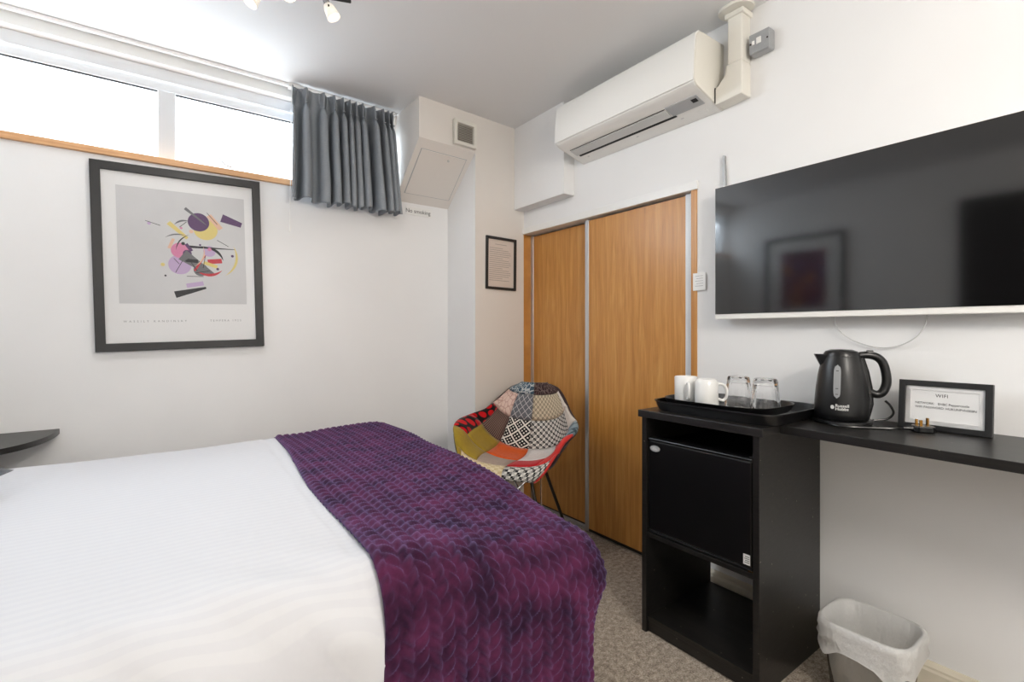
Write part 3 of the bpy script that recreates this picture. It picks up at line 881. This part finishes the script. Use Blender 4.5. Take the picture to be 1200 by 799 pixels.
# ---- curtain
pl_x = [.600, .668, .758, .812, .857, .896, .931, .966, 1.030, 1.085, 1.118, 1.142]   # pleat crests along the top
def cur_pt(i, j):
    zt, zb = 2.397, 1.812
    q = i * (len(pl_x) - 1); k = min(int(q), len(pl_x) - 2); f = q - k
    x = pl_x[k] + (pl_x[k + 1] - pl_x[k]) * f
    z = zt + (zb - zt) * j
    dn = j                                            # 0 top .. 1 bottom
    x = .578 + (x - .600) * (1 + .105 * dn) + (.006 * (1 - dn))
    wave = math.cos(2 * PI * q)
    pin = math.exp(-((dn - .135) / .055) ** 2)
    amp = .046 + .010 * dn + .010 * math.exp(-(dn / .06) ** 2) * 0
    amp *= 1 + .28 * math.sin(q * 2.3 + 1) * math.sin(q * .9) + (.30 * math.exp(-((q - 8) / .6) ** 2))
    amp *= .42 + .58 * min(1.0, dn / .13) ** 1.5
    crest = max(0.0, wave)
    y = 2.728 - amp * wave * (1.0 if wave > 0 else .9)
    # pinch: crests narrow and fan out above, with fine gathers
    y += .026 * pin * crest
    y -= .010 * math.cos(6 * PI * q) * math.exp(-(dn / .12) ** 2) * (crest > 0)
    x += .0062 * math.sin(4 * PI * q) * min(1.0, dn / .2) + .006 * math.sin(2 * PI * q + 1.9 * noise.noise(Vector((k * 2.3, 1, 1)))) * dn
    x -= .010 * pin * math.sin(2 * PI * q)
    x += .008 * noise.noise(Vector((q * .9, dn * 2.0, 1))) * dn
    y += .010 * noise.noise(Vector((q * 1.3, dn * 1.5, 5))) * dn
    z += .008 * math.sin(q * 2.1) * dn + .01 * noise.noise(Vector((q * 2, 0, 8))) * dn
    if q < .35:                                       # flat leading edge hanging straight
        y += .012 * (1 - q / .35)
    return (x, min(y, 2.79), z)
cm = MB().grid(330, 50, cur_pt)
cur = thing('curtain', 'short grey pleated curtain drawn to the window end', 'curtain', (.88, 2.735, 2.40))
co = cm.build('drape', 'curtain', cur, smooth=True, angle=75, recalc=False)
md = co.modifiers.new('thickness', 'SOLIDIFY'); md.thickness = .003; md.offset = 0
for k in range(1, 12, 1):
    i = k / (len(pl_x) - 1)
    p = Vector(cur_pt(min(i, 1), .135))
    m = MB(); m.lathe([(0, -.004), (.006, -.003), (.007, 0), (.006, .003), (0, .004)], 10, (p.x, p.y - .003, p.z)); m.build('pleat_stitch', 'curtain', cur, smooth=True)
cd = thing('pull_cord', 'thin white pull cord hanging at the curtain edge', 'cord', (.573, 2.70, 2.40))
m = MB(); m.tube([(.576, 2.70, 2.403), (.574, 2.70, 2.0), (.570, 2.70, 1.66)], .0016, 6); m.build('string', 'gloss_white', cd)
m = MB(); m.lathe([(0, -.03), (.004, -.028), (.0055, -.01), (.003, 0), (0, .001)], 10, (.570, 2.70, 1.662)); m.build('weight', 'white_plastic', cd, smooth=True)

# ================================================================== EAST WALL PIECES
# ---- air conditioner
AY0, AY1 = 1.142, 1.976
ac = thing('air_conditioner', 'white wall mounted split air conditioner above the wardrobe', 'air conditioner', (XE, 1.56, 2.06))
prof = [(XE, 2.333), (1.80, 2.333), (1.772, 2.330), (1.756, 2.320), (1.748, 2.305), (1.737, 2.20), (1.734, 2.135), (1.739, 2.119), (1.752, 2.108), (1.80, 2.094), (1.90, 2.066), (1.93, 2.058), (XE, 2.056)]
ac_fn = lambda p, q, e: (p, e, q)
MB().prism(prof, ac_fn, AY0 + .004, AY1 - .004).build('body', 'white_plastic', ac, smooth=True, angle=28, bevel=.005)
fp = [(1.772, 2.3335), (1.756, 2.3235), (1.7445, 2.307), (1.7335, 2.20), (1.7305, 2.124), (1.7345, 2.122), (1.738, 2.20), (1.749, 2.305), (1.758, 2.318), (1.773, 2.328)]
MB().prism(fp, ac_fn, AY0 + .002, AY1 - .002).build('front_panel', 'white_plastic', ac, smooth=True, angle=50)
# end caps
for y0, y1 in ((AY0, AY0 + .012), (AY1 - .012, AY1)):
    q = [(1.79 + (a - 1.79) * .985 if a < 1.9 else a, b) for a, b in prof]
    MB().prism([(a + (.003 if a < 1.9 else 0), b) for a, b in prof], ac_fn, y0, y1).build('end_cap', 'cream_plastic', ac, bevel=.004)
def under(w, h=0.0):
    """point across the underside, w 0 front .. 1 back"""
    if w < .15: a, b, f = Vector((1.752, 2.108)), Vector((1.80, 2.094)), w / .25
    else: a, b, f = Vector((1.752, 2.108)), Vector((1.93, 2.058)), w
    p = a + (b - a) * f; n = Vector((-.27, -.963))
    return p + n * h
def under_slab(y0, y1, w0, w1, h0, h1, name, mat, bev=0):
    m = MB(); pts = [under(w0, h0), under(w1, h0), under(w1, h1), under(w0, h1)]
    m.prism([(p.x, p.y) for p in pts], ac_fn, y0, y1); return m.build(name, mat, ac, bevel=bev)
under_slab(1.335, 1.935, .30, .315, .0, .0025, 'air_slot', 'black_matte')
under_slab(1.335, 1.935, .34, .60, .0005, .006, 'louvre', 'lightgrey', .0015)
under_slab(1.318, 1.925, .63, .69, .0, .0025, 'air_slot', 'black_matte')
under_slab(1.175, 1.328, .26, .62, .0002, .004, 'display_panel', 'grey_plastic', .001)
under_slab(1.185, 1.21, .34, .46, .004, .0048, 'receiver_window', 'black_matte')
under_slab(1.19, 1.235, .80, .92, .0, .0015, 'maker_plate', 'white_plastic', .0005)
for y in (1.30, 1.55, 1.88):
    under_slab(y, y + .014, .80, .83, .0, .0008, 'screw_cover', 'lightgrey')

# ---- pipe trunking
tr = thing('pipe_trunking', 'cream pipe trunking running from ceiling to the air conditioner', 'trunking', (1.91, 1.055, 2.06))
BX(1.882, XE - .0005, 1.026, 1.088, 2.2005, 2.395).build('trunk', 'cream_plastic', tr, bevel=.006)
el = [(1.026, 2.066), (1.1405, 2.058), (1.1405, 2.122), (1.136, 2.130), (1.128, 2.132), (1.095, 2.168), (1.092, 2.20), (1.026, 2.20)]
MB().prism(el, lambda p, q, e: (e, p, q), 1.879, XE - .0004).build('elbow', 'cream_plastic', tr, bevel=.004)
MB().prism([(1.138, 2.066), (1.1405, 2.066), (1.1405, 2.128), (1.138, 2.128)], lambda p, q, e: (e, p, q), 1.876, XE - .001).build('joint_seal', 'black_matte', tr)
BX(1.874, XE - .0002, 1.018, 1.096, 2.385, 2.405).build('collar', 'cream_plastic', tr, bevel=.003)
m = MB().prism(superellipse(.056, .068, 36, 2.3), lambda p, q, e: (1.890 + p, 1.055 + q, e), 2.406, ZC - .0005)
m.build('ceiling_rose', 'cream_plastic', tr, smooth=True, bevel=.003)

# ---- fused switch box
sw = thing('switch_box', 'grey metal switch box on wall beside the trunking', 'switch', (1.93, .97, 2.21))
BX(1.908, XE - .0005, .930, 1.012, 2.212, 2.292).build('back_box', 'metal_grey', sw, bevel=.008, seg=3)
BX(1.904, 1.909, .932, 1.010, 2.214, 2.290).build('face_plate', 'metal_grey', sw, bevel=.002)
BX(1.900, 1.905, .962, .980, 2.244, 2.268).build('rocker', 'white_plastic', sw, bevel=.0015)
BX(1.901, 1.905, .988, .998, 2.246, 2.262).build('fuse_carrier', 'white_plastic', sw, bevel=.0015)
for y in (.938, 1.003):
    m = MB(); m.tube([(1.9045, y, 2.252), (1.902, y, 2.252)], .0035, 10); m.build('screw', 'darksteel', sw)

# ---- television
tv = thing('television', 'large wall mounted flat television with white lower edge', 'television', (1.90, .67, 1.18))
TY0, TY1, TZ0, TZ1 = .18, 1.142, 1.172, 1.715
BX(1.880, 1.906, TY0, TY1, TZ0, TZ1).build('casing', 'white_plastic', tv, bevel=.003)
BX(1.906, 1.925, .30, 1.02, 1.25, 1.64).build('back_housing', 'white_plastic', tv, bevel=.006)
BX(1.8775, 1.8805, TY0 + .005, TY1 - .004, TZ0 + .021, TZ1 - .0035).build('screen', 'screen', tv)
BX(1.925, XE - .0005, .45, .85, 1.36, 1.56).build('wall_bracket', 'metal_grey', tv)
cb = MB()
pts = [Vector((1.92, .72, 1.20)), Vector((1.925, .71, 1.14)), Vector((1.935, .67, 1.095)), Vector((1.938, .60, 1.07)), Vector((1.938, .54, 1.075)), Vector((1.932, .49, 1.105)), Vector((1.925, .465, 1.15)), Vector((1.92, .46, 1.20))]
def smooth_path(pts, n=6):
    out = []
    for k in range(len(pts) - 1):
        p0, p1, p2, p3 = pts[max(k - 1, 0)], pts[k], pts[k + 1], pts[min(k + 2, len(pts) - 1)]
        for j in range(n):
            t = j / n
            out.append(.5 * (2 * p1 + (p2 - p0) * t + (2 * p0 - 5 * p1 + 4 * p2 - p3) * t * t + (3 * p1 - p0 - 3 * p2 + p3) * t ** 3))
    return out + [pts[-1]]
cb.tube(smooth_path(pts), .0018, 8); cb.build('cable', 'lightgrey', tv, smooth=True)
# thin metal strip above the television's left corner
m = MB().prism([(1.140, 1.862), (1.133, 1.862), (1.125, 1.70), (1.140, 1.70)], lambda p, q, e: (e, p, q), 1.936, XE - .0005)
tag(m.build('cable_clip_strip', 'metal_grey', bevel=.001), 'thin grey tapered strip rising above the television corner', 'strip')
# small card by the wardrobe frame
wc = thing('wall_card', 'small white card stuck beside the wardrobe frame', 'card', (XE, 1.252, 1.305))
BX(1.9405, 1.9440, 1.222, 1.284, 1.303, 1.380).build('card', 'gloss_white', wc, bevel=.001)
m = MB()
for k in range(5): m.box(1.9399, 1.9405, 1.234, 1.272 - .006 * (k % 2), 1.322 + .011 * k, 1.3235 + .011 * k)
m.build('printed_lines', 'pale_ink', wc)

# ================================================================== FRIDGE CABINET AND DESK SHELF
KX0, KX1, KY0, KY1 = 1.487, 1.912, .757, 1.200
cab = thing('fridge_cabinet', 'black wooden open cabinet housing the mini fridge', 'cabinet', (1.70, .98, 0))
BX(KX0, KX1, KY0, KY0 + .020, 0, .802).build('side_panel', 'black_wood', cab, bevel=.001)
BX(KX0, KX1, KY1 - .020, KY1, 0, .802).build('side_panel', 'black_wood', cab, bevel=.001)
BX(KX0 - .008, KX1 + .02, KY0 - .014, KY1 + .012, .802, .828).build('top', 'black_wood', cab, bevel=.0015)
BX(KX0 + .006, KX1, KY0 + .020, KY1 - .020, .045, .062).build('bottom_board', 'black_wood', cab, bevel=.001)
BX(KX0 + .012, KX0 + .028, KY0 + .020, KY1 - .020, .004, .045).build('plinth', 'black_wood', cab)
BX(KX0 + .004, KX1, KY0 + .020, KY1 - .020, .358, .374).build('fridge_shelf', 'black_wood', cab, bevel=.001)

BX(KX1 - .010, KX1 - .002, KY0 + .020, KY1 - .020, .374, .802).build('back_panel', 'black_wood', cab)
fr = thing('mini_fridge', 'small black mini fridge inside the cabinet', 'fridge', (1.70, .98, .374))
BX(1.535, 1.895, KY0 + .026, KY1 - .026, .378, .712).build('fridge_body', 'fridge', fr, bevel=.006)
fd = BX(1.497, 1.533, KY0 + .026, KY1 - .022, .384, .720).build('fridge_door', 'fridge', fr, bevel=.007, seg=3)
BX(1.495, 1.535, KY0 + .026, KY1 - .022, .718, .7265).build('door_cap', 'black_plastic', fd, bevel=.003)
BX(1.495, 1.535, KY0 + .026, KY1 - .022, .3775, .385).build('door_cap', 'black_plastic', fd, bevel=.003)
m = MB().prism([(a, b) for a, b in superellipse(.021, .0115, 28, 2)], lambda p, q, e: (e, 1.147 - p, .690 + q), 1.4945, 1.498)
bd = m.build('badge', 'metal_grey', fd, smooth=True)
m = MB().prism(superellipse(.0165, .0078, 28, 2), lambda p, q, e: (e, 1.147 - p, .690 + q), 1.4940, 1.4946); m.build('badge_inlay', 'grey_plastic', fd)
m = MB()
for k in range(3): m.box(1.4936, 1.4941, 1.136 + .002 * k, 1.158 - .002 * k, .6862 + .0032 * k, .6874 + .0032 * k)
m.build('badge_script', 'white_label', fd)
BX(1.4958, 1.4972, .790, .812, .394, .426).build('energy_sticker', 'white_label', fd)
m = MB()
for k in range(4): m.box(1.4953, 1.4959, .793, .808 - .002 * (k % 2), .400 + .006 * k, .4018 + .006 * k)
m.build('sticker_print', 'ink', fd)
m = MB().box(1.505, 1.545, .772, .798, .7265, .732); m.tube([(1.515, .786, .728), (1.515, .786, .738)], .006, 10)
m.build('hinge', 'darksteel', fr)
m = MB().box(1.500, 1.540, .772, .798, .3745, .379); m.tube([(1.507, .782, .374), (1.507, .782, .392)], .004, 8)
m.build('hinge', 'brass', fr)

# ---- desk shelf, front edge gently bowed
pts = [(XE - .001, KY0 - .015), (1.585, KY0 - .015)]
for k in range(25):
    y = .72 - k * (.72 + .60) / 24
    pts.append((1.585 - .022 * math.sin(PI * k / 24) ** 1 , y))
pts += [(1.66, -.68), (1.80, -.72), (XE - .001, -.72)]
m = MB().prism(pts, lambda p, q, e: (p, q, e), .803, .828)
tag(m.build('desk_shelf', 'black_wood', smooth=True, angle=40, bevel=.0015), 'long black wall shelf under the television', 'shelf')

# ---- trays
def tray(name, label, cx, cy, z, a, b, e, hr, flare, mat, lip):
    n = 72; mb = MB(); rings = []
    base = superellipse(a, b, n, e)
    def ring(off, h): rings.append([(cx + p * (1 + off / a), cy + q * (1 + off / b), z + h) for p, q in base])
    ring(-a * .999, .0); ring(-flare, 0); ring(-flare * .4, hr * .45); ring(0, hr); ring(lip, hr + .001); ring(lip, hr - .003)
    ring(.003, hr - .004); ring(-flare * .4 + .003, hr * .45 - .002); ring(-flare + .002, -.003); ring(-a * .999, -.003)
    vs = [p for r in rings for p in r]; m_ = len(rings)
    fs = [(k * n + i, k * n + (i + 1) % n, (k + 1) * n + (i + 1) % n, (k + 1) * n + i) for k in range(m_ - 1) for i in range(n)]
    o = mb.add(vs, fs).build(name, mat, smooth=True, angle=50)
    return tag(o, label, 'tray')
tray('serving_tray', 'large black rectangular tray on the cabinet top under another tray', 1.705, .958, .8315, .190, .230, 7, .033, .010, 'black_plastic', .006)
tray('drinks_tray', 'black oval edged tray holding mugs and tumblers', 1.690, .981, .8490, .150, .201, 3.6, .024, .013, 'black_plastic', .004)

# ---- mugs
def mug(label, x, y, rz, flip):
    zf = .0485
    t = thing('mug', label, 'mug', (x, y, .8492), rz, 'white mugs on the tray')
    R_, H = .0415, .100
    pr = [(0, .002), (.030, .002), (.032, 0), (.036, .002), (R_, .012), (R_ + .0006, H - .003), (R_ - .001, H), (R_ - .003, H - .002), (R_ - .0035, .016), (.03, .008), (0, .007)]
    hp = [(R_ - .001, 0, .074), (R_ + .016, 0, .079), (R_ + .028, 0, .068), (R_ + .030, 0, .048), (R_ + .024, 0, .028), (R_ + .010, 0, .019), (R_ - .001, 0, .020)]
    if flip:
        pr = [(r * (1 + .06 * (1 - z / H)), H - z) for r, z in [(r * (1.0 - .10 * (1 - z / H)), z) for r, z in pr]]
        hp = [(a, b, H - c) for a, b, c in hp]
    MB().lathe(pr, 40).build('cup', 'ceramic', t, smooth=True, angle=50, local=True)
    mb = MB(); mb.tube(smooth_path([Vector(p) for p in hp], 5), .0055, 10); mb.build('handle', 'ceramic', t, smooth=True, local=True)
    return t
RDIR = math.atan2(-.5917, .8062)
mug('upright white mug standing nearest the wardrobe', 1.662, 1.130, RDIR - 1.75, False)
mug('upturned white mug between the other mug and the tumblers', 1.642, 1.030, RDIR - .1, True)
# ---- tumblers, upside down
def tumbler(label, x, y, rz):
    t = thing('tumbler', label, 'glass', (x, y, .8492), rz, 'clear tumblers on the tray')
    out = [(.0385, 0), (.0392, .002), (.0375, .022), (.0345, .055), (.0315, .080), (.0300, .0865), (.0270, .0885), (0, .0885)]
    inn = [(0, .070), (.0255, .070), (.0285, .066), (.0315, .045), (.0350, .018), (.0368, 0), (.0385, 0)]
    out = [(r * 1.2, z * 1.24) for r, z in out]; inn = [(r * 1.2, z * 1.24) for r, z in inn]
    flute = lambda a, z: 1 + (.055 * abs(math.cos(5 * a)) - .03 if .025 < z < .104 else 0)
    mb = MB(); mb.lathe(inn + out[1:], 72, fn=lambda a, z: flute(a, z))
    mb.build('glass_body', 'glass', t, smooth=True, angle=40, local=True)
tumbler('clear fluted tumbler beside the upturned mug', 1.735, .960, 0)
tumbler('clear fluted tumbler nearest the kettle', 1.722, .855, .2)

# ---- kettle
KX, KY, KZ = 1.805, .652, .828
ket = thing('kettle', 'black cordless kettle with grey water gauge on its power base', 'kettle', (KX, KY, KZ)); kb = ket
MB().lathe([(0, 0), (.080, 0), (.083, .003), (.082, .010), (.072, .013), (0, .013)], 48).build('power_base', 'black_plastic', kb, smooth=True, local=True)
cp = [(1.868, .575, .838), (1.84, .535, .836), (1.795, .53, .8325), (1.775, .56, .832), (1.745, .60, .8315), (1.728, .62, .8315)]
lead = [Vector(p) for p in [(KX - .079, KY + .018, .8335), (1.705, .630, .8315), (1.712, .595, .8315), (1.752, .545, .8315), (1.78, .505, .833), (1.786, .482, .838), (1.793, .472, .841)]]
m = MB(); m.tube(smooth_path(lead, 6), .0035, 8); m.build('lead', 'black_plastic', kb, smooth=True)
# plug lying on its back, pins up
pc = Vector((1.816, .446, .828)); dr = Vector((.66, -.75, 0)).normalized(); pr_ = Vector((.75, .66, 0))
def plug_pt(a, b, z): return pc + dr * a + pr_ * b + Vector((0, 0, z))
outl = [(-.026, -.009), (-.018, -.020), (.016, -.024), (.024, -.018), (.024, .018), (.016, .024), (-.018, .020), (-.026, .009)]
po = MB().prism(outl, lambda p, q, e: plug_pt(p, q, e), .0005, .019).build('plug', 'black_plastic', kb, bevel=.003)
m = MB(); m.tube([plug_pt(-.05, 0, .010), plug_pt(-.024, 0, .010)], [.0045, .0075], 10); m.build('strain_relief', 'black_plastic', po, smooth=True)
def pin(a, b, la, lb, h):
    return MB().prism([(a - la, b - lb), (a + la, b - lb), (a + la, b + lb), (a - la, b + lb)], lambda p, q, e: plug_pt(p, q, e), .0185, .019 + h)
pin(.012, 0, .002, .004, .022).build('plug_pin', 'brass', po); 
pin(-.010, .011, .0032, .002, .017).build('plug_pin', 'brass', po); pin(-.010, -.011, .0032, .002, .017).build('plug_pin', 'brass', po)
m = MB(); m.tube(smooth_path([Vector(p) for p in [(1.872, .585, .836), (1.892, .555, .842), (1.90, .54, .862), (1.90, .548, .885), (1.894, .56, .90)]], 6), .0035, 8)
m.build('spare_lead', 'black_plastic', kb, smooth=True)

KUP = .0135
KP = [(r * .89, z) for r, z in [(.078, 0), (.0835, .004), (.0845, .02), (.0835, .06), (.0795, .10), (.0735, .14), (.0655, .175), (.0575, .198), (.055, .204)]]
MB().lathe([(0, KUP)] + [(r, z + KUP) for r, z in KP] + [(.04, .206 + KUP), (0, .207 + KUP)], 56).build('body', plain('kettle_black', rgb(17, 17, 18), .34), ket, smooth=True, angle=60, local=True)
MB().lathe([(.0505, .198), (.0495, .208), (.044, .2165), (.03, .2215), (0, .223)], 48, (0, 0, KUP)).build('lid', 'black_plastic', ket, smooth=True, local=True)
hd = Vector((.56, -.83, 0)).normalized()
def hp_(a, z): return (hd.x * a, hd.y * a, z + KUP)
path = smooth_path([Vector(hp_(*p)) for p in [(.035, .199), (.066, .205), (.094, .200), (.112, .182), (.121, .148), (.122, .115), (.112, .088), (.096, .080), (.078, .088), (.072, .096)]], 6)
nn = len(path)
m = MB(); m.tube(path, [.0112 + .002 * math.sin(PI * k / (nn - 1)) for k in range(nn)], 12)
hnd = m.build('handle', 'black_plastic', ket, smooth=True, local=True)
m = MB(); m.tube([hp_(.065, .004), hp_(.077, .05), hp_(.074, .10), hp_(.065, .15), hp_(.052, .195)], [.013, .012, .012, .012, .012], 10)
m.build('handle_spine', 'black_plastic', ket, smooth=True, local=True)
m = MB(); m.tube([hp_(.070, .213), hp_(.086, .2125)], [.008, .008], 10); m.build('lid_button', 'black_plastic', hnd, smooth=True, local=True)
sd = -hd; sp = Vector((-sd.y, sd.x, 0))
m = MB().add([tuple(sd * a + sp * b + Vector((0, 0, z + KUP))) for a, b, z in [(.038, -.024, .150), (.038, .024, .150), (.038, .026, .206), (.038, -.026, .206), (.058, -.003, .165), (.058, .003, .165), (.077, .011, .207), (.077, -.011, .207)]],
             [(0, 1, 2, 3), (4, 5, 6, 7), (0, 1, 5, 4), (1, 2, 6, 5), (2, 3, 7, 6), (3, 0, 4, 7)])
m.build('spout', 'black_plastic', ket, bevel=.003, local=True)
def kr(z):
    for (r0, z0), (r1, z1) in zip(KP, KP[1:]):
        if z0 <= z <= z1: return r0 + (r1 - r0) * (z - z0) / (z1 - z0)
    return KP[-1][0]
va = math.atan2(-KY, -KX) - .16                     # faces the room
def on_kettle(x, z, h): 
    r = kr(z) + h; a = va + x / kr(z)
    return (r * math.cos(a), r * math.sin(a), z + KUP)
g = MB(); nn = 14; pts = []
def gw(f): return .0095 * min(1.0, (max(0.0, 1 - abs(2 * f - 1) ** 6)) ** .5)
g.grid(5, 16, lambda i, j: on_kettle((i * 2 - 1) * gw(j), .070 + .105 * j, .0012))
g.build('water_gauge', plain('gauge_plastic', rgb(150, 152, 154), .2), ket, smooth=True, local=True, recalc=False)
for z in (.082, .10, .155):
    m = MB(); m.grid(5, 2, lambda i, j: on_kettle((i * 2 - 1) * .0035, z + .002 * j, .002)); m.build('gauge_mark', 'ink', ket, local=True, recalc=False)
sgn = 1     # text right = decreasing angle seen from the room? (viewer's right is +angle here)
for line, zz in (('Russell', .0475), ('Hobbs', .0375)):
    vs, fs = text_mesh(line, .0125, 'LEFT', 1.0, .0003)
    MB().add([on_kettle(-.004 + x * 1.05, zz + y, .0012) for x, y, z in vs], fs).build('lettering', 'white_label', ket, local=True, recalc=False)
m = MB(); n = 20
m.add([on_kettle(-.0115 + .0052 * math.cos(2 * PI * k / n), .0425 + .0062 * math.sin(2 * PI * k / n), .0012) for k in range(n)], [tuple(range(n))])
m.build('emblem', 'white_label', ket, local=True, recalc=False)

# ---- framed wifi sign leaning on the wall
wf = thing('wifi_sign', 'black framed white wifi notice leaning on the desk shelf', 'sign', (1.862, .411, .8285))
wf.rotation_euler = (0, math.radians(6), 0)
WW, WH = .212, .146
fnW = lambda p, q, d: (d, -p, q)
frame_bars(MB(), -WW / 2, WW / 2, 0, WH, .0165, -.006, .012, fnW).build('frame', 'black_frame', wf, local=True, bevel=.0015)
MB().box(.003, .010, -WW / 2 + .01, WW / 2 - .01, .01, WH - .01).build('mount', 'paper', wf, local=True)
frame_bars(MB(), -WW / 2 + .016, WW / 2 - .016, .016, WH - .016, .013, .0008, .003, fnW).build('mount_edge', 'paper', wf, local=True, bevel=.0006)
def wtext(body, size, px, pz, al='LEFT', sp_=1.0):
    vs, fs = text_mesh(body, size, al, sp_, .00008)
    MB().add([(.0026, -(px + x), pz + y) for x, y, z in vs], fs).build('lettering', 'ink', wf, local=True, recalc=False)
wtext('WIFI', .0135, -.005, .103, 'CENTER', 1.1)
wtext('NETWORK:   EHBC Peppercastle', .0088, -.067, .079, 'LEFT', 1.0)
wtext('WIFI PASSWORD: HUKUNPVHSE8N', .0088, -.067, .067, 'LEFT', 1.0)
MB().box(.0, .0008, -WW / 2 + .0155, WW / 2 - .0155, .0155, WH - .0155).build('glazing', 'picture_glass', wf, local=True)

# ---- waste bin with liner
BXc, BYc, BH = 1.735, .548, .250
bn = thing('waste_bin', 'small clear plastic waste bin with white liner by the skirting', 'bin', (BXc, BYc, 0))
n = 64
def loop(a, b, z, wob=0.0, seed=0.0, zw=0.0):
    out = []
    for k, (p, q) in enumerate(superellipse(a, b, n, 4.2)):
        t = 2 * PI * k / n
        d = 1 + wob * noise.noise(Vector((math.cos(t) * 2.2, math.sin(t) * 2.2, seed)))
        out.append((p * d, q * d, z + zw * noise.noise(Vector((math.cos(t) * 1.6, math.sin(t) * 1.6, seed + 5)))))
    return out
def loft(loops):
    vs = [p for l in loops for p in l]
    return MB().add(vs, [(k * n + i, k * n + (i + 1) % n, (k + 1) * n + (i + 1) % n, (k + 1) * n + i) for k in range(len(loops) - 1) for i in range(n)])
A_, B_ = .100, .112
MBb = loft([loop(.001, .001, .003), loop(A_ * .78, B_ * .78, .003), loop(A_ * .80, B_ * .80, .008), loop(A_, B_, BH - .004), loop(A_ + .004, B_ + .004, BH - .002)])
MBb.build('bin_body', 'clear_bin', bn, smooth=True, local=True, angle=50)
lin_ = loft([loop(.004, .004, .03, 0, 0), loop(A_ * .72, B_ * .72, .03, .10, 3), loop(A_ * .83, B_ * .83, .11, .09, 2), loop(A_ * .92, B_ * .92, .19, .05, 6), loop(A_ - .004, B_ - .004, BH, .0), loop(A_ + .002, B_ + .002, BH + .005), loop(A_ + .009, B_ + .009, BH),
            loop(A_ + .011, B_ + .011, BH - .018, .05, 8), loop(A_ + .009, B_ + .009, BH - .034, .09, 10, .01), loop(A_ + .012, B_ + .012, BH - .050, .06, 11, .015), loop(A_ + .006, B_ + .006, BH - .064, .10, 13, .03), loop(A_ + .010, B_ + .010, BH - .080, .07, 14, .06)])
lo = lin_.build('bin_liner', 'liner', bn, smooth=True, local=True, angle=85)
lo['label'] = 'white plastic liner folded over the rim'

# ================================================================== CEILING SPOTLIGHTS
def spot_fitting(label, x, y, rz, power, color, heads, ceiling_wash=False):
    t = thing('ceiling_spotlight', label, 'ceiling light', (x, y, ZC), rz)
    MB().lathe([(0, 0), (.06, 0), (.06, -.016), (.052, -.024), (0, -.024)], 36).build('ceiling_plate', 'chrome', t, smooth=True, local=True)
    dz = -.24 if ceiling_wash else 0.0  # unseen fitting's bar dropped on an added longer stem to brighten the ceiling
    BX(-.16, .16, -.018, .018, -.052 + dz, -.030 + dz).build('bar', 'darksteel', t, local=True, bevel=.003)
    m = MB(); m.tube([(0, 0, -.02), (0, 0, -.04 + dz)], .01, 10); m.build('stem', 'chrome', t, local=True)
    for k, (hx, hy, dx, dy) in enumerate(heads):
        d = Vector((dx, dy, -1)).normalized(); p0 = Vector((hx, hy, -.046 + dz)); p1 = p0 + d * .050; p2 = p1 + d * .052
        m = MB(); m.tube([p0, p1], [.008, .012], 12); arm = m.build('arm', 'chrome', t, smooth=True, local=True)
        m = MB(); m.tube([p1, p1 + d * .012, p2], [.013, .019, .025], 20, cap=False)
        sh = m.build('lamp_shade', 'lampglass', t, smooth=True, local=True)
        md = sh.modifiers.new('wall', 'SOLIDIFY'); md.thickness = .002
        m = MB(); m.tube([p1 + d * .008, p1 + d * .03, p2 - d * .004], [.010, .017, .017], 14); m.build('bulb', 'bulb', sh, smooth=True, local=True)
        for s_ in (-1, 1):
            q = p1 + d * .018; e_ = d.cross(Vector((0, 0, 1))).normalized() * s_
            m = MB(); m.tube([q + e_ * .018, q + e_ * .024], .0035, 8); m.build('screw', 'black_plastic', sh, local=True)
        L = bpy.data.lights.new('lamp_light', 'POINT' if ceiling_wash else 'SPOT'); L.energy = power; L.color = color; L.shadow_soft_size = .05
        if not ceiling_wash: L.spot_size = math.radians(152); L.spot_blend = .4
        lo_ = bpy.data.objects.new('lamp_light', L); COL.objects.link(lo_); lo_.parent = t
        lo_.location = p2 + d * (.06 if ceiling_wash else .012)
        lo_.rotation_euler = d.to_track_quat('-Z', 'Y').to_euler()
    return t
spot_fitting('ceiling spotlight bar with glass heads above the bed', .455, 1.905, math.radians(-20), LAMP_POWER_A, LAMP_A, [(-.135, 0, -.5, -.2), (.055, -.012, .50, -.05), (-.03, -.012, -.2, -.9)])
spot_fitting('ceiling spotlight bar with glass heads behind the viewpoint', .50, -1.05, math.radians(30), LAMP_POWER_B, LAMP_B, [(-.14, 0, -.4, .2), (.0, 0, .2, .4), (.14, 0, .4, .2)], True)

# ================================================================== PICTURE OVER THE BED HEAD (seen mirrored in the television)
bp = thing('framed_print', 'dark framed colourful print above the bed head', 'picture', (XW + .022, 2.08, 1.62))
fnB = lambda p, q, d: (d, p, q)
frame_bars(MB(), -.35, .35, -.40, .40, .035, -.020, .008, fnB).build('frame', 'black_frame', bp, local=True)
MB().box(-.012, -.004, -.32, .32, -.37, .37).build('mount', 'paper', bp, local=True)
k = NT('colourful_print')
v = k.noise(k.obj(), 7, 2)
k.l(k.ramp(v, [(.3, rgb(40, 30, 60)), (.42, rgb(120, 50, 60)), (.52, rgb(70, 50, 110)), (.62, rgb(190, 120, 50)), (.75, rgb(40, 60, 100))]), k.b.inputs['Base Color'])
MB().box(-.004, -.003, -.20, .20, -.28, .26).build('print', k.m, bp, local=True)
MB().box(.0, .001, -.318, .318, -.368, .368).build('glazing', 'picture_glass', bp, local=True)
